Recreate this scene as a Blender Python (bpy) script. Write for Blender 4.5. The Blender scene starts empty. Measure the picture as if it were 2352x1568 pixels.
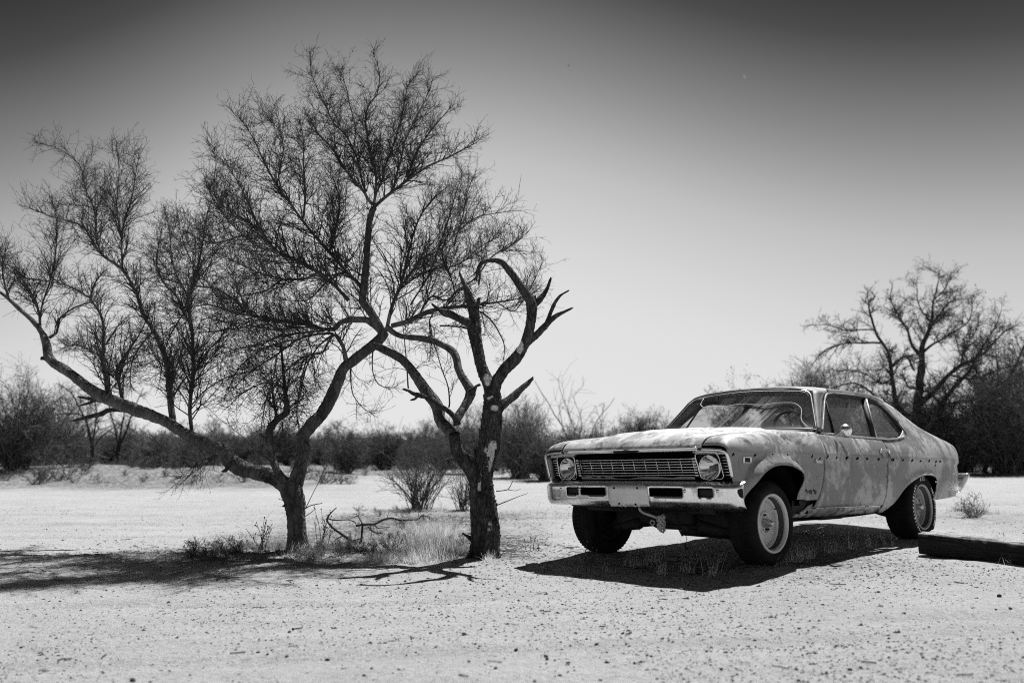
import bpy, bmesh, math, random
import numpy as np
from mathutils import Matrix, Vector, geometry
random.seed(7); RNG = np.random.default_rng(7)
SC = bpy.context.scene; COL = SC.collection
R = math.radians

# ------------------------------------------------------------ camera, sky, sun, exposure
CAM_H = 0.87; PITCH = 7.1994; FPX = 1984.8            # focal length in pixels of a 2352 px wide view
cam_d = bpy.data.cameras.new('camera'); cam = bpy.data.objects.new('camera', cam_d); COL.objects.link(cam)
cam.location = (0, 0, CAM_H); cam.rotation_euler = (R(90 + PITCH), 0, 0)
cam_d.sensor_width = 36; cam_d.lens = 30.38; cam_d.clip_start = 0.05; cam_d.clip_end = 3000
cam_d.dof.use_dof = True; cam_d.dof.focus_distance = 7.1; cam_d.dof.aperture_fstop = 1.5
SC.camera = cam
EXPO = 0.56; SKY_GAIN = 10.0 / 2 ** EXPO
SUN_EL, SUN_AZ = 60.0, 32.0                            # azimuth measured from +Y towards +X
w = bpy.data.worlds.new('World'); SC.world = w; w.use_nodes = True
nt = w.node_tree; nt.nodes.clear()
sky = nt.nodes.new('ShaderNodeTexSky'); sky.sky_type = 'NISHITA'; sky.sun_disc = False
sky.sun_elevation = R(SUN_EL); sky.sun_rotation = R(SUN_AZ)
sky.air_density = 1.0; sky.dust_density = 1.0; sky.ozone_density = 3.0
def wn(op, a, b=0.0, c=None):
    x = nt.nodes.new('ShaderNodeMath'); x.operation = op
    for k, v in enumerate((a, b) if c is None else (a, b, c)):
        if isinstance(v, (int, float)): x.inputs[k].default_value = v
        else: nt.links.new(v, x.inputs[k])
    return x.outputs[0]
tc = nt.nodes.new('ShaderNodeTexCoord'); sx = nt.nodes.new('ShaderNodeSeparateXYZ'); nt.links.new(tc.outputs['Generated'], sx.inputs[0])
el = wn('ARCSINE', sx.outputs[2]); az = wn('ARCTAN2', sx.outputs[0], sx.outputs[1])
da = wn('ADD', az, R(5))
qr = wn('POWER', wn('DIVIDE', wn('MAXIMUM', da, 0.0), R(24)), 2.0); ql = wn('POWER', wn('DIVIDE', wn('MAXIMUM', wn('MULTIPLY', da, -1.0), 0.0), R(23)), 2.8)
sh = wn('ADD', wn('MULTIPLY', wn('SUBTRACT', 1.0, wn('EXPONENT', wn('MULTIPLY', qr, -1.0))), R(8.8)), wn('MULTIPLY', wn('SUBTRACT', 1.0, wn('EXPONENT', wn('MULTIPLY', ql, -1.0))), R(12.0)))      # lens vignette painted into the sky: deeper to either side
e2 = wn('MINIMUM', wn('ADD', el, sh), R(89))
cv = nt.nodes.new('ShaderNodeCombineXYZ'); ce = wn('COSINE', e2)
nt.links.new(wn('MULTIPLY', ce, math.sin(R(SUN_AZ + 180))), cv.inputs[0]); nt.links.new(wn('MULTIPLY', ce, math.cos(R(SUN_AZ + 180))), cv.inputs[1]); nt.links.new(wn('SINE', e2), cv.inputs[2])
nt.links.new(cv.outputs[0], sky.inputs['Vector']); sky.dust_density = 0.0; sky.ozone_density = 1.0
sep = nt.nodes.new('ShaderNodeSeparateColor')          # deep red filter and the curve of a black and white film
nt.links.new(sky.outputs[0], sep.inputs[0])
rmp = nt.nodes.new('ShaderNodeValToRGB'); es = rmp.color_ramp.elements
TONE = [(.088, .026), (.098, .040), (.105, .068), (.112, .130), (.119, .190), (.126, .245), (.137, .335), (.150, .435), (.166, .53), (.188, .60), (.22, .67), (.262, .72), (.306, .75), (.469, .77), (.83, .785)]
while len(es) < len(TONE): es.new(0.5)
for k, (p, v) in enumerate(TONE): es[k].position = p; es[k].color = (v, v, v, 1)
nt.links.new(wn('MULTIPLY', sep.outputs[0], 0.1), rmp.inputs[0])
gain = nt.nodes.new('ShaderNodeMix'); gain.data_type = 'RGBA'; gain.blend_type = 'MULTIPLY'; gain.inputs[0].default_value = 1.0
gain.inputs[7].default_value = (SKY_GAIN, SKY_GAIN, SKY_GAIN, 1); nt.links.new(rmp.outputs[0], gain.inputs[6])
bg = nt.nodes.new('ShaderNodeBackground'); bg.inputs['Strength'].default_value = 0.1
wo = nt.nodes.new('ShaderNodeOutputWorld')
nt.links.new(gain.outputs[2], bg.inputs['Color']); nt.links.new(bg.outputs[0], wo.inputs[0])
sun_d = bpy.data.lights.new('sun', 'SUN'); sun = bpy.data.objects.new('sun', sun_d); COL.objects.link(sun)
sun_d.energy = 5.0; sun_d.angle = R(0.53); sun_d.color = (1, 1, 1)
sdir = Vector((math.sin(R(SUN_AZ)) * math.cos(R(SUN_EL)), math.cos(R(SUN_AZ)) * math.cos(R(SUN_EL)), math.sin(R(SUN_EL))))
sun.rotation_euler = sdir.to_track_quat('Z', 'Y').to_euler(); sun.location = (6, 8, 20)
SC.render.engine = 'CYCLES'; SC.cycles.pixel_filter_type = 'BLACKMAN_HARRIS'; SC.cycles.filter_width = 1.05; SC.cycles.use_denoising = False
SC.view_settings.view_transform = 'Standard'; SC.view_settings.look = 'None'
SC.view_settings.gamma = 1.0; SC.view_settings.use_curve_mapping = False
SC.view_settings.exposure = EXPO

# ------------------------------------------------------------ helpers
def tag(o, label=None, cat=None, group=None, kind=None):
    if label: o['label'] = label
    if cat: o['category'] = cat
    if group: o['group'] = group
    if kind: o['kind'] = kind
    return o
def empty(name, loc=(0, 0, 0), rz=0.0):
    o = bpy.data.objects.new(name, None); COL.objects.link(o); o.location = loc; o.rotation_euler = (0, 0, rz)
    o.empty_display_size = 0.1; return o
def link(name, me, mat=None, parent=None):
    o = bpy.data.objects.new(name, me); COL.objects.link(o)
    if mat and not me.materials: me.materials.append(mat)
    if parent: o.parent = parent
    return o
def npmesh(name, V, F, smooth=True):
    """V (n,3), F list of int arrays (m,3) or (m,4)"""
    me = bpy.data.meshes.new(name); V = np.asarray(V, float)
    Fs = F if isinstance(F, list) else [F]
    Fs = [np.asarray(f, np.int32) for f in Fs if len(f)]
    nl = sum(f.size for f in Fs); npoly = sum(len(f) for f in Fs)
    me.vertices.add(len(V)); me.vertices.foreach_set('co', V.ravel())
    me.loops.add(nl); me.loops.foreach_set('vertex_index', np.concatenate([f.ravel() for f in Fs]))
    me.polygons.add(npoly)
    tot = np.concatenate([np.full(len(f), f.shape[1], np.int32) for f in Fs])
    me.polygons.foreach_set('loop_start', np.concatenate([[0], np.cumsum(tot)[:-1]]).astype(np.int32))
    me.polygons.foreach_set('use_smooth', np.full(npoly, smooth))
    me.update(calc_edges=True); me.validate()
    return me
def mk(name, V, F, mat, parent=None, smooth=True):
    return link(name, npmesh(name, V, F, smooth), mat, parent)
def vhash(ix, iy, iz):
    n = (ix * 374761393 + iy * 668265263 + iz * 1274126177) & 0x7fffffff
    n = (n ^ (n >> 13)) * 1103515245 & 0x7fffffff
    return ((n ^ (n >> 16)) & 0xffff) / 65535.0
def vnoise(P, s=1.0):
    P = np.asarray(P, float) * s; i = np.floor(P).astype(np.int64); f = P - i; f = f * f * (3 - 2 * f)
    r = 0
    for a in (0, 1):
        for b in (0, 1):
            for c in (0, 1):
                wgt = (f[..., 0] if a else 1 - f[..., 0]) * (f[..., 1] if b else 1 - f[..., 1]) * (f[..., 2] if c else 1 - f[..., 2])
                r = r + wgt * vhash(i[..., 0] + a, i[..., 1] + b, i[..., 2] + c)
    return r * 2 - 1
def norm(v): return v / np.maximum(np.linalg.norm(v, axis=-1, keepdims=True), 1e-9)
def sstep(a, b, x):
    t = np.clip((np.asarray(x, float) - a) / (b - a), 0, 1); return t * t * (3 - 2 * t)
def pchip(tab):
    """monotone-ish cubic through (x, val...) rows; returns f(x) -> (..., k)"""
    A = np.array([tuple(q) for q in tab], float); A = A[np.argsort(A[:, 0], kind="stable")]; X = A[:, 0]; Y = A[:, 1:]
    h = np.diff(X)[:, None]; d = np.diff(Y, axis=0) / h; m = np.zeros_like(Y)
    m[0], m[-1] = d[0], d[-1]
    for i in range(1, len(X) - 1):
        s = d[i - 1] * d[i]; w1 = 2 * h[i] + h[i - 1]; w2 = h[i] + 2 * h[i - 1]
        m[i] = np.where(s > 0, (w1 + w2) / (w1 / np.where(d[i - 1] == 0, 1, d[i - 1]) + w2 / np.where(d[i] == 0, 1, d[i])), 0)
    def f(x):
        x = np.asarray(x, float); xc = np.clip(x, X[0], X[-1])
        k = np.clip(np.searchsorted(X, xc) - 1, 0, len(X) - 2)
        H = (X[k + 1] - X[k])[..., None]; t = ((xc - X[k])[..., None]) / H
        return ((1 + 2 * t) * (1 - t) ** 2 * Y[k] + t * (1 - t) ** 2 * H * m[k] + t * t * (3 - 2 * t) * Y[k + 1] + t * t * (t - 1) * H * m[k + 1])
    return f
def resample(P, n):
    P = np.asarray(P, float); d = np.r_[0, np.cumsum(np.linalg.norm(np.diff(P[:, :3], axis=0), axis=1))]
    f = pchip(np.c_[d, P]); return f(np.linspace(0, d[-1], n))
def tubes(P, Rd, sides, cap=True):
    """P (N,n,3), Rd (N,n) -> V, F"""
    N, n, _ = P.shape
    T = norm(np.gradient(P, axis=1)); ov = norm(P[:, -1] - P[:, 0])
    ref = np.where(np.abs(ov[:, 2:3]) > 0.8, np.array([[1., 0, 0]]), np.array([[0, 0, 1.]]))
    ref = np.repeat(ref[:, None], n, 1)
    A = norm(np.cross(T, ref)); B = np.cross(T, A)
    a = np.linspace(0, 2 * np.pi, sides, endpoint=False)
    V = P[:, :, None] + Rd[:, :, None, None] * (np.cos(a)[:, None] * A[:, :, None] + np.sin(a)[:, None] * B[:, :, None])
    idx = np.arange(N * n * sides).reshape(N, n, sides)
    q = np.stack([idx[:, :-1], np.roll(idx, -1, 2)[:, :-1], np.roll(idx, -1, 2)[:, 1:], idx[:, 1:]], -1).reshape(-1, 4)
    F = [q[:, ::-1]]
    if cap and sides <= 4:
        c = idx[:, -1]
        F.append(c[:, ::-1] if sides in (3, 4) else c)
    return V.reshape(-1, 3), F
def joinm(parts):
    Vs, Fs, o = [], [], 0
    for V, F in parts:
        Vs.append(V)
        for f in (F if isinstance(F, list) else [F]):
            if len(f): Fs.append(np.asarray(f) + o)
        o += len(V)
    return np.concatenate(Vs), Fs
def box(c, s, rot=None):
    V = np.array([[x, y, z] for x in (-.5, .5) for y in (-.5, .5) for z in (-.5, .5)]) * np.array(s)
    if rot is not None: V = V @ np.array(rot).T
    F = np.array([[0, 1, 3, 2], [4, 6, 7, 5], [0, 4, 5, 1], [2, 3, 7, 6], [0, 2, 6, 4], [1, 5, 7, 3]])
    return V + np.array(c), [F]
def tube1(pts, r, sides=8, n=None):
    P = np.asarray(pts, float)
    if n: P = resample(P, n)
    Rr = np.full(len(P), r) if np.isscalar(r) else np.interp(np.linspace(0, 1, len(P)), np.linspace(0, 1, len(r)), r)
    V, F = tubes(P[None], Rr[None], sides)
    i0 = np.arange(sides)[None]; i1 = (len(P) - 1) * sides + np.arange(sides)[None]
    c0, c1 = len(V), len(V) + 1
    V = np.r_[V, P[:1], P[-1:]]
    k = np.arange(sides); kn = (k + 1) % sides
    F = [F[0], np.stack([k, kn, np.full(sides, c0)], 1), np.stack([i1[0][kn], i1[0][k], np.full(sides, c1)], 1)]
    return V, F
def lathe(prof, axis='y', seg=48, c=(0, 0, 0), closed=False):
    """prof rows (r, h): revolve round an axis"""
    p = np.asarray(prof, float); a = np.linspace(0, 2 * np.pi, seg, endpoint=False); n = len(p)
    X = p[:, 0][:, None] * np.cos(a); Z = p[:, 0][:, None] * np.sin(a); Y = np.repeat(p[:, 1][:, None], seg, 1)
    V = {'y': np.stack([X, Y, Z], -1), 'x': np.stack([Y, X, Z], -1), 'z': np.stack([X, Z, Y], -1)}[axis].reshape(-1, 3)
    idx = np.arange(n * seg).reshape(n, seg); nx = np.roll(idx, -1, 1)
    F = np.stack([idx[:-1], nx[:-1], nx[1:], idx[1:]], -1).reshape(-1, 4)
    return V + np.array(c), [F]
def inpoly(P, poly):
    x, y = P[:, 0], P[:, 1]; r = np.zeros(len(P), bool); q = np.asarray(poly); j = len(q) - 1
    for i in range(len(q)):
        xi, yi = q[i]; xj, yj = q[j]
        cnd = ((yi > y) != (yj > y)) & (x < (xj - xi) * (y - yi) / ((yj - yi) if yj != yi else 1e-12) + xi); r ^= cnd; j = i
    return r
def dense(poly, step, closed=True):
    q = [np.array(p, float) for p in poly]; out = []
    for i in range(len(q) if closed else len(q) - 1):
        a, b = q[i], q[(i + 1) % len(q)]; k = max(1, int(np.ceil(np.linalg.norm(b - a) / step)))
        for t in range(k): out.append(a + (b - a) * t / k)
    if not closed: out.append(q[-1])
    return np.array(out)
def rrect(x0, x1, y0, y1, r, k=4):
    o = []
    for cx, cy, a0 in ((x1 - r, y0 + r, -90), (x1 - r, y1 - r, 0), (x0 + r, y1 - r, 90), (x0 + r, y0 + r, 180)):
        for i in range(k + 1):
            a = R(a0 + 90 * i / k); o.append((cx + r * math.cos(a), cy + r * math.sin(a)))
    return o
def sheet(outline, holes=(), step=0.03, edge=None):
    """constrained triangulation of a polygon with holes -> (n,2), tris"""
    edge = edge or step * 0.7
    loops = [dense(outline, edge)] + [dense(h, edge) for h in holes]
    pts, ed, o = [], [], 0
    for l in loops:
        pts.append(l); n = len(l); ed += [(o + i, o + (i + 1) % n) for i in range(n)]; o += n
    lo, hi = loops[0].min(0), loops[0].max(0)
    gx, gy = np.meshgrid(np.arange(lo[0] + step * .5, hi[0], step), np.arange(lo[1] + step * .5, hi[1], step))
    G = np.c_[gx.ravel(), gy.ravel()]; G = G[inpoly(G, loops[0])]
    for h in loops[1:]: G = G[~inpoly(G, h)]
    B = np.concatenate(loops)
    if len(G):
        keep = np.ones(len(G), bool)
        for k in range(0, len(G), 2000):
            d = np.min(np.linalg.norm(G[k:k + 2000, None] - B[None], axis=2), axis=1); keep[k:k + 2000] = d > step * .45
        G = G[keep]
    A = np.r_[B, G]
    res = geometry.delaunay_2d_cdt([Vector(p) for p in A], ed, [], 0, 1e-7)
    V = np.array([tuple(v) for v in res[0]]); T = np.array([t for t in res[2] if len(t) == 3])
    c = V[T].mean(1); ok = inpoly(c, loops[0])
    for h in loops[1:]: ok &= ~inpoly(c, h)
    return V, T[ok]
def panel(name, outline, lift, mat, parent, out, holes=(), step=0.03, thick=0.007, edge=None, mirror=False):
    """sheet lifted into space by lift(u, v) -> (n,3); out = rough outward direction"""
    U, T = sheet(outline, holes, step, edge); V = lift(U[:, 0], U[:, 1])
    nrm = np.cross(V[T[:, 1]] - V[T[:, 0]], V[T[:, 2]] - V[T[:, 0]]).sum(0)
    if nrm @ np.array(out) < 0: T = T[:, ::-1]
    if mirror: V = V * np.array([1, -1, 1]); T = T[:, ::-1]
    o = mk(name, V, [T], mat, parent)
    if thick:
        m = o.modifiers.new('thickness', 'SOLIDIFY'); m.thickness = thick; m.offset = -1
    return o
def bevel(o, wd=0.004, seg=2):
    m = o.modifiers.new('bevel', 'BEVEL'); m.width = wd; m.segments = seg; m.limit_method = 'ANGLE'; return o
# ------------------------------------------------------------ materials
class NTree:
    def __init__(s, name, rough=0.6, metal=0.0, spec=0.3):
        s.m = bpy.data.materials.new(name); s.m.use_nodes = True; s.t = s.m.node_tree
        s.b = s.t.nodes['Principled BSDF']; s.o = s.t.nodes['Material Output']
        s.b.inputs['Roughness'].default_value = rough; s.b.inputs['Metallic'].default_value = metal
        s.b.inputs['Specular IOR Level'].default_value = spec
    def n(s, typ): return s.t.nodes.new(typ)
    def L(s, a, b): s.t.links.new(a, b)
    def val(s, v, sock):
        if isinstance(v, (int, float)): sock.default_value = v
        else: s.L(v, sock)
    def obj(s, scale=(1, 1, 1), rot=(0, 0, 0)):
        tc = s.n('ShaderNodeTexCoord'); mp = s.n('ShaderNodeMapping'); mp.inputs['Scale'].default_value = scale
        mp.inputs['Rotation'].default_value = rot
        s.L(tc.outputs['Object'], mp.inputs['Vector']); return mp.outputs[0]
    def noise(s, vec, scale, detail=4, rough=0.55, dist=0.0):
        x = s.n('ShaderNodeTexNoise'); x.inputs['Scale'].default_value = scale; x.inputs['Detail'].default_value = detail
        x.inputs['Roughness'].default_value = rough; x.inputs['Distortion'].default_value = dist; s.L(vec, x.inputs['Vector']); return x.outputs[0]
    def voro(s, vec, scale, feat='F1', rnd=1.0):
        x = s.n('ShaderNodeTexVoronoi'); x.feature = feat; x.inputs['Scale'].default_value = scale
        x.inputs['Randomness'].default_value = rnd; s.L(vec, x.inputs['Vector']); return x.outputs['Distance']
    def ramp(s, fac, stops):
        x = s.n('ShaderNodeValToRGB'); e = x.color_ramp.elements
        while len(e) < len(stops): e.new(0.5)
        for i, (p, c) in enumerate(stops): e[i].position = p; e[i].color = (c, c, c, 1)
        s.L(fac, x.inputs[0]); return x.outputs[0]
    def math(s, op, a, b=0.0):
        x = s.n('ShaderNodeMath'); x.operation = op; s.val(a, x.inputs[0]); s.val(b, x.inputs[1]); return x.outputs[0]
    def mix(s, fac, a, b):
        x = s.n('ShaderNodeMix'); x.data_type = 'FLOAT'; s.val(fac, x.inputs[0]); s.val(a, x.inputs[2]); s.val(b, x.inputs[3]); return x.outputs[0]
    def xyz(s, vec):
        x = s.n('ShaderNodeSeparateXYZ'); s.L(vec, x.inputs[0]); return x.outputs
    def bump(s, h, strength=0.3, dist=0.01):
        x = s.n('ShaderNodeBump'); x.inputs['Strength'].default_value = strength; x.inputs['Distance'].default_value = dist
        s.L(h, x.inputs['Height']); s.L(x.outputs[0], s.b.inputs['Normal']); return s
    def col(s, v):
        if isinstance(v, (int, float)): s.b.inputs['Base Color'].default_value = (v, v, v, 1)
        else: s.L(v, s.b.inputs['Base Color'])
        return s
def simple(name, c0, c1=None, rough=0.6, metal=0.0, scale=8.0, spec=0.3, bmp=0.0, bscale=40.0):
    t = NTree(name, rough, metal, spec); v = t.obj()
    if c1 is None: c1 = c0 * 1.25
    t.col(t.ramp(t.noise(v, scale, 5, 0.6), [(0.3, c0), (0.7, c1)]))
    if bmp: t.bump(t.noise(v, bscale, 4, 0.6), bmp, 0.01)
    return t.m
MAT = {}
def paint(name, dark, mid, light, topwear=0.0, rough=0.45, pos=.49, zmin=0.0):
    """sun-burnt car paint: clear patches, worn light patches, rust freckles, runs"""
    t = NTree(name, rough, 0.0, 0.35); v = t.obj()
    fine = t.noise(v, 26, 6, 0.7)
    a = t.noise(t.obj((1.0, 1.0, 0.8)), 2.3, 7, 0.60, 0.35)
    b = t.noise(t.obj((5.0, 5.0, 0.9)), 2.6, 4, 0.6)
    pat = t.ramp(t.math('ADD', t.math('ADD', t.math('MULTIPLY', a, 0.67), t.math('MULTIPLY', fine, 0.19)), t.math('MULTIPLY', b, 0.14)), [(pos, 0.0), (pos + .05, 1.0)])
    c = t.mix(pat, mid, light)
    c = t.math('MULTIPLY', c, t.ramp(fine, [(0.3, 0.86), (0.7, 1.08)]))
    dk = t.ramp(t.noise(v, 4.3, 5, 0.7, 0.5), [(0.64 - topwear * .06, 0.0), (0.68 - topwear * .06, 1.0)])
    c = t.mix(t.math('MULTIPLY', dk, 0.8), c, dark)
    z = t.xyz(v)[2]                                                     # wear on surfaces that face the sky: bare, streaked
    if topwear:
        tmask = t.ramp(z, [(zmin, 0.0), (zmin + .05, 1.0)]) if zmin else 1.0
        s1 = t.noise(t.obj((1.5, 3.2, 3.0), (0, 0, 0.25)), 2.2, 7, 0.66, 0.7)
        c = t.mix(t.math('MULTIPLY', t.math('MULTIPLY', t.ramp(s1, [(0.47, 0.0), (0.56, 1.0)]), tmask), topwear), c, light * 1.25)
        s2 = t.noise(t.obj((1.6, 2.6, 3.0), (0, 0, -0.3)), 3.1, 7, 0.72, 0.8)
        c = t.mix(t.math('MULTIPLY', t.ramp(s2, [(0.57, 0.0), (0.62, 0.85)]), tmask), c, dark)
    zz = t.xyz(v)[2]; runs = t.noise(t.obj((34, 34, .7)), 1.0, 3, 0.6)
    c = t.math('MULTIPLY', c, t.mix(t.math('MULTIPLY', t.ramp(runs, [(0.56, 0.0), (0.72, 1.0)]), t.ramp(zz, [(0.58, 0.0), (0.70, 0.6), (0.80, 1.0), (0.815, 0.0)])), 1.0, 0.45))
    spots = t.voro(v, 34); c = t.mix(t.ramp(t.math('ADD', spots, t.math('MULTIPLY', fine, 0.25)), [(0.13, 1.0), (0.17, 0.0)]), c, 0.035)
    low = t.ramp(t.math('ADD', z, t.math('MULTIPLY', t.noise(t.obj((9, 9, 2.2)), 3.0, 5, 0.65), 0.22)), [(0.455, 1.0), (0.535, 0.0)])
    c = t.mix(t.math('MULTIPLY', low, t.ramp(t.noise(v, 17, 6, 0.7), [(0.52, 0.0), (0.58, 0.85)])), c, 0.03)
    t.col(c); t.L(t.ramp(fine, [(0.3, rough - .1), (0.7, rough + .2)]), t.b.inputs['Roughness'])
    t.bump(t.noise(v, 5, 3, 0.5), 0.12, 0.02); return t.m
MAT['paint'] = paint('faded_paint', 0.06, 0.19, 0.41, 0, .45, .482)
MAT['fender'] = paint('plain_fender_paint', 0.06, 0.235, 0.44, .8, .45, .545, .85)
MAT['hood'] = paint('sunburnt_hood_paint', 0.07, 0.32, 0.50, 0.8, 0.5)
MAT['roof'] = paint('roof_paint', 0.08, 0.19, 0.30, 0.25, 0.5)
def chrome():
    t = NTree('pitted_chrome', 0.16, 1.0); v = t.obj()
    n1 = t.noise(v, 9, 6, 0.7); n2 = t.noise(t.obj((1, 9, 1)), 6, 4, 0.6)
    t.col(t.mix(t.ramp(n1, [(0.35, 1.0), (0.45, 0.0)]), t.ramp(n2, [(0.3, 0.74), (0.7, 0.90)]), 0.48))
    t.L(t.ramp(n1, [(0.3, 0.42), (0.6, 0.24)]), t.b.inputs['Roughness'])
    t.bump(t.noise(v, 2.6, 2, 0.5), 0.06, 0.03); return t.m
MAT['chrome'] = chrome()
MAT['bright'] = simple('bright_trim', 0.62, 0.8, 0.25, 1.0)
MAT['mirror'] = simple('lamp_reflector', 0.78, 0.88, 0.06, 1.0)
MAT['dull'] = simple('dull_aluminium', 0.42, 0.58, 0.42, 0.8, 20)
MAT['plate'] = simple('pale_plate_metal', 0.58, 0.72, 0.42, 0.35, 6)
MAT['black'] = simple('black_plastic', 0.006, 0.012, 0.7, spec=0.12)
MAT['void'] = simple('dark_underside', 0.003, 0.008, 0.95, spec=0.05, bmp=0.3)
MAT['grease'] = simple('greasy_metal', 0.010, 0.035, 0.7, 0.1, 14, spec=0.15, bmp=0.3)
MAT['rubber'] = simple('seal_rubber', 0.012, 0.03, 0.7)
MAT['tyre'] = simple('dusty_tyre', 0.007, 0.016, 0.85, 0, 12, spec=0.12, bmp=0.25, bscale=60)
MAT['white_letter'] = simple('white_tyre_letter', 0.55, 0.75, 0.6)
MAT['rim'] = simple('grey_wheel_enamel', 0.52, 0.62, 0.45, 0.15, 7)
MAT['rim_slot'] = simple('satin_wheel_metal', 0.26, 0.38, 0.5, 0.3, 9)
MAT['rust'] = simple('rust', 0.03, 0.09, 0.9, 0, 16, bmp=0.5)
MAT['rust_stain'] = simple('rust_stain', 0.05, 0.13, 0.8, 0, 20)
MAT['well_shade'] = simple('shaded_rim_well', 0.05, 0.10, 0.8)
MAT['vinyl'] = simple('seat_vinyl', 0.02, 0.04, 0.7, bmp=0.2)
MAT['liner'] = simple('pale_trim_board', 0.16, 0.26, 0.7)
MAT['paper'] = simple('white_paper', 0.5, 0.6, 0.7)
MAT['cable'] = simple('white_cable', 0.5, 0.7, 0.5)
MAT['rope'] = simple('pale_rope', 0.3, 0.5, 0.9, bmp=0.4, bscale=120)
MAT['lens_dark'] = simple('smoked_lamp_lens', 0.006, 0.02, 0.35, 0, 20, 0.15)
def glass(name, dirt, streak=False):
    t = NTree(name, 0.05); v = t.obj(); t.t.nodes.remove(t.b)
    tr = t.n('ShaderNodeBsdfTransparent'); tr.inputs[0].default_value = (0.86, 0.86, 0.86, 1)
    gl = t.n('ShaderNodeBsdfGlossy'); gl.inputs['Roughness'].default_value = 0.03; gl.inputs[0].default_value = (0.9, 0.9, 0.9, 1)
    lw = t.n('ShaderNodeLayerWeight'); lw.inputs[0].default_value = 0.5; fr = t.math('ADD', t.math('MULTIPLY', t.math('POWER', lw.outputs['Facing'], 4.0), 0.7), 0.045)
    m1 = t.n('ShaderNodeMixShader'); t.L(fr, m1.inputs[0]); t.L(tr.outputs[0], m1.inputs[1]); t.L(gl.outputs[0], m1.inputs[2])
    df = t.n('ShaderNodeBsdfDiffuse'); df.inputs[0].default_value = (0.72, 0.72, 0.72, 1)
    m2 = t.n('ShaderNodeMixShader'); base = t.ramp(t.noise(v, 7, 5, 0.7), [(0.35, dirt * .4), (0.75, dirt)])
    if streak:                                                          # dust runs lying aslant on the screen
        xv = t.xyz(v); z = xv[2]; u = t.math('SUBTRACT', xv[1], t.math('MULTIPLY', z, 0.72)); cb = t.n('ShaderNodeCombineXYZ'); t.L(u, cb.inputs[0]); t.L(t.math('MULTIPLY', z, 0.05), cb.inputs[1])
        st = t.noise(cb.outputs[0], 46, 5, 0.8); big = t.noise(cb.outputs[0], 4.2, 2, 0.5)
        zz = t.ramp(t.math('MULTIPLY', t.math('SUBTRACT', z, 1.03), 2.6), [(0.0, 1.0), (0.35, 0.75), (0.95, 0.05)])
        s = t.math('MULTIPLY', t.math('MULTIPLY', t.ramp(st, [(0.40, 0.0), (0.60, 0.95)]), t.math('MULTIPLY', t.ramp(big, [(0.46, 0.0), (0.54, 1.0)]), t.ramp(t.math('ADD', t.math('MULTIPLY', xv[1], 0.5), 0.5), [(0.36, 0.0), (0.46, 1.0), (0.66, 1.0), (0.72, 0.15)]))), zz)
        low = t.ramp(t.math('MULTIPLY', t.math('SUBTRACT', z, 1.03), 2.6), [(0.0, 0.5), (0.12, 0.12), (0.3, 0.0)])
        base = t.math('MAXIMUM', t.math('MAXIMUM', base, s), low)
    t.val(base, m2.inputs[0]); t.L(m1.outputs[0], m2.inputs[1]); t.L(df.outputs[0], m2.inputs[2]); t.L(m2.outputs[0], t.o.inputs[0])
    return t.m
MAT['screen'] = glass('dusty_windscreen', 0.035, True)
MAT['glass'] = glass('dusty_side_glass', 0.09)
MAT['lamp_glass'] = glass('lamp_glass', 0.04)
def bark(name, lo, hi, pale=0.5, sc=1.0, dk=0.02, ck=1.0):
    t = NTree(name, 0.9, 0, 0.15); v = t.obj((1, 1, 0.35))
    a = t.noise(v, 14 * sc, 6, 0.7, 0.6); wob = t.n('ShaderNodeVectorMath'); wob.operation = 'ADD'; nz = t.n('ShaderNodeTexNoise'); nz.inputs['Scale'].default_value = 22; nz.inputs['Detail'].default_value = 3; t.L(v, nz.inputs['Vector']); sc_ = t.n('ShaderNodeVectorMath'); sc_.operation = 'SCALE'; sc_.inputs[3].default_value = .07; t.L(nz.outputs[1], sc_.inputs[0]); t.L(v, wob.inputs[0]); t.L(sc_.outputs[0], wob.inputs[1]); cr = t.voro(wob.outputs[0], 30 * sc, 'DISTANCE_TO_EDGE')
    c = t.ramp(a, [(0.3, lo), (0.72, hi)])
    c = t.mix(t.ramp(t.math('ADD', cr, t.math('MULTIPLY', a, .25)), [(0.12, ck), (0.22, 0.0)]), c, dk)
    at = t.n('ShaderNodeAttribute'); at.attribute_name = 'pale'
    c = t.mix(at.outputs['Fac'], c, t.math('MULTIPLY', t.ramp(t.noise(t.obj((3, 3, .4)), 18, 4, .6), [(0.3, 0.8), (0.7, 1.05)]), pale))
    t.col(c); t.bump(t.math('ADD', t.math('MULTIPLY', a, 0.7), t.ramp(cr, [(0, 0.0), (0.2, 1.0)])), 0.75, 0.02); return t.m
MAT['bark_live'] = bark('smooth_grey_bark', 0.035, 0.19, 0.45, 0.5, 0.02, .5)
MAT['bark_dead'] = bark('peeling_dark_bark', 0.018, 0.11, 0.78)
MAT['twig'] = simple('twig_bark', 0.018, 0.075, 0.85, 0, 6.0, 0.15)
MAT['twig_pale'] = simple('pale_twig_bark', 0.12, 0.26, 0.85, 0, 2.0, 0.15)
MAT['scrub'] = simple('scrub_twigs', 0.010, 0.20, 0.9, 0, 7.0, 0.1)
MAT['scrub_grey'] = simple('grey_scrub_twigs', 0.03, 0.34, 0.9, 0, 7.0, 0.1)
MAT['leaf'] = simple('small_dry_leaves', 0.03, 0.07, 0.8, 0, 2.0, 0.2)
MAT['straw'] = simple('straw_grass', 0.38, 0.86, 0.8, 0, 30.0, 0.2)
MAT['straw_grey'] = simple('grey_dry_grass', 0.16, 0.30, 0.85, 0, 5.0, 0.2)
MAT['stone'] = simple('dark_stone', 0.02, 0.06, 0.9, 0, 30, 0.2, 0.5, 90)
MAT['stone_pale'] = simple('pale_stone', 0.5, 0.62, 0.8, 0, 30)
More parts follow.
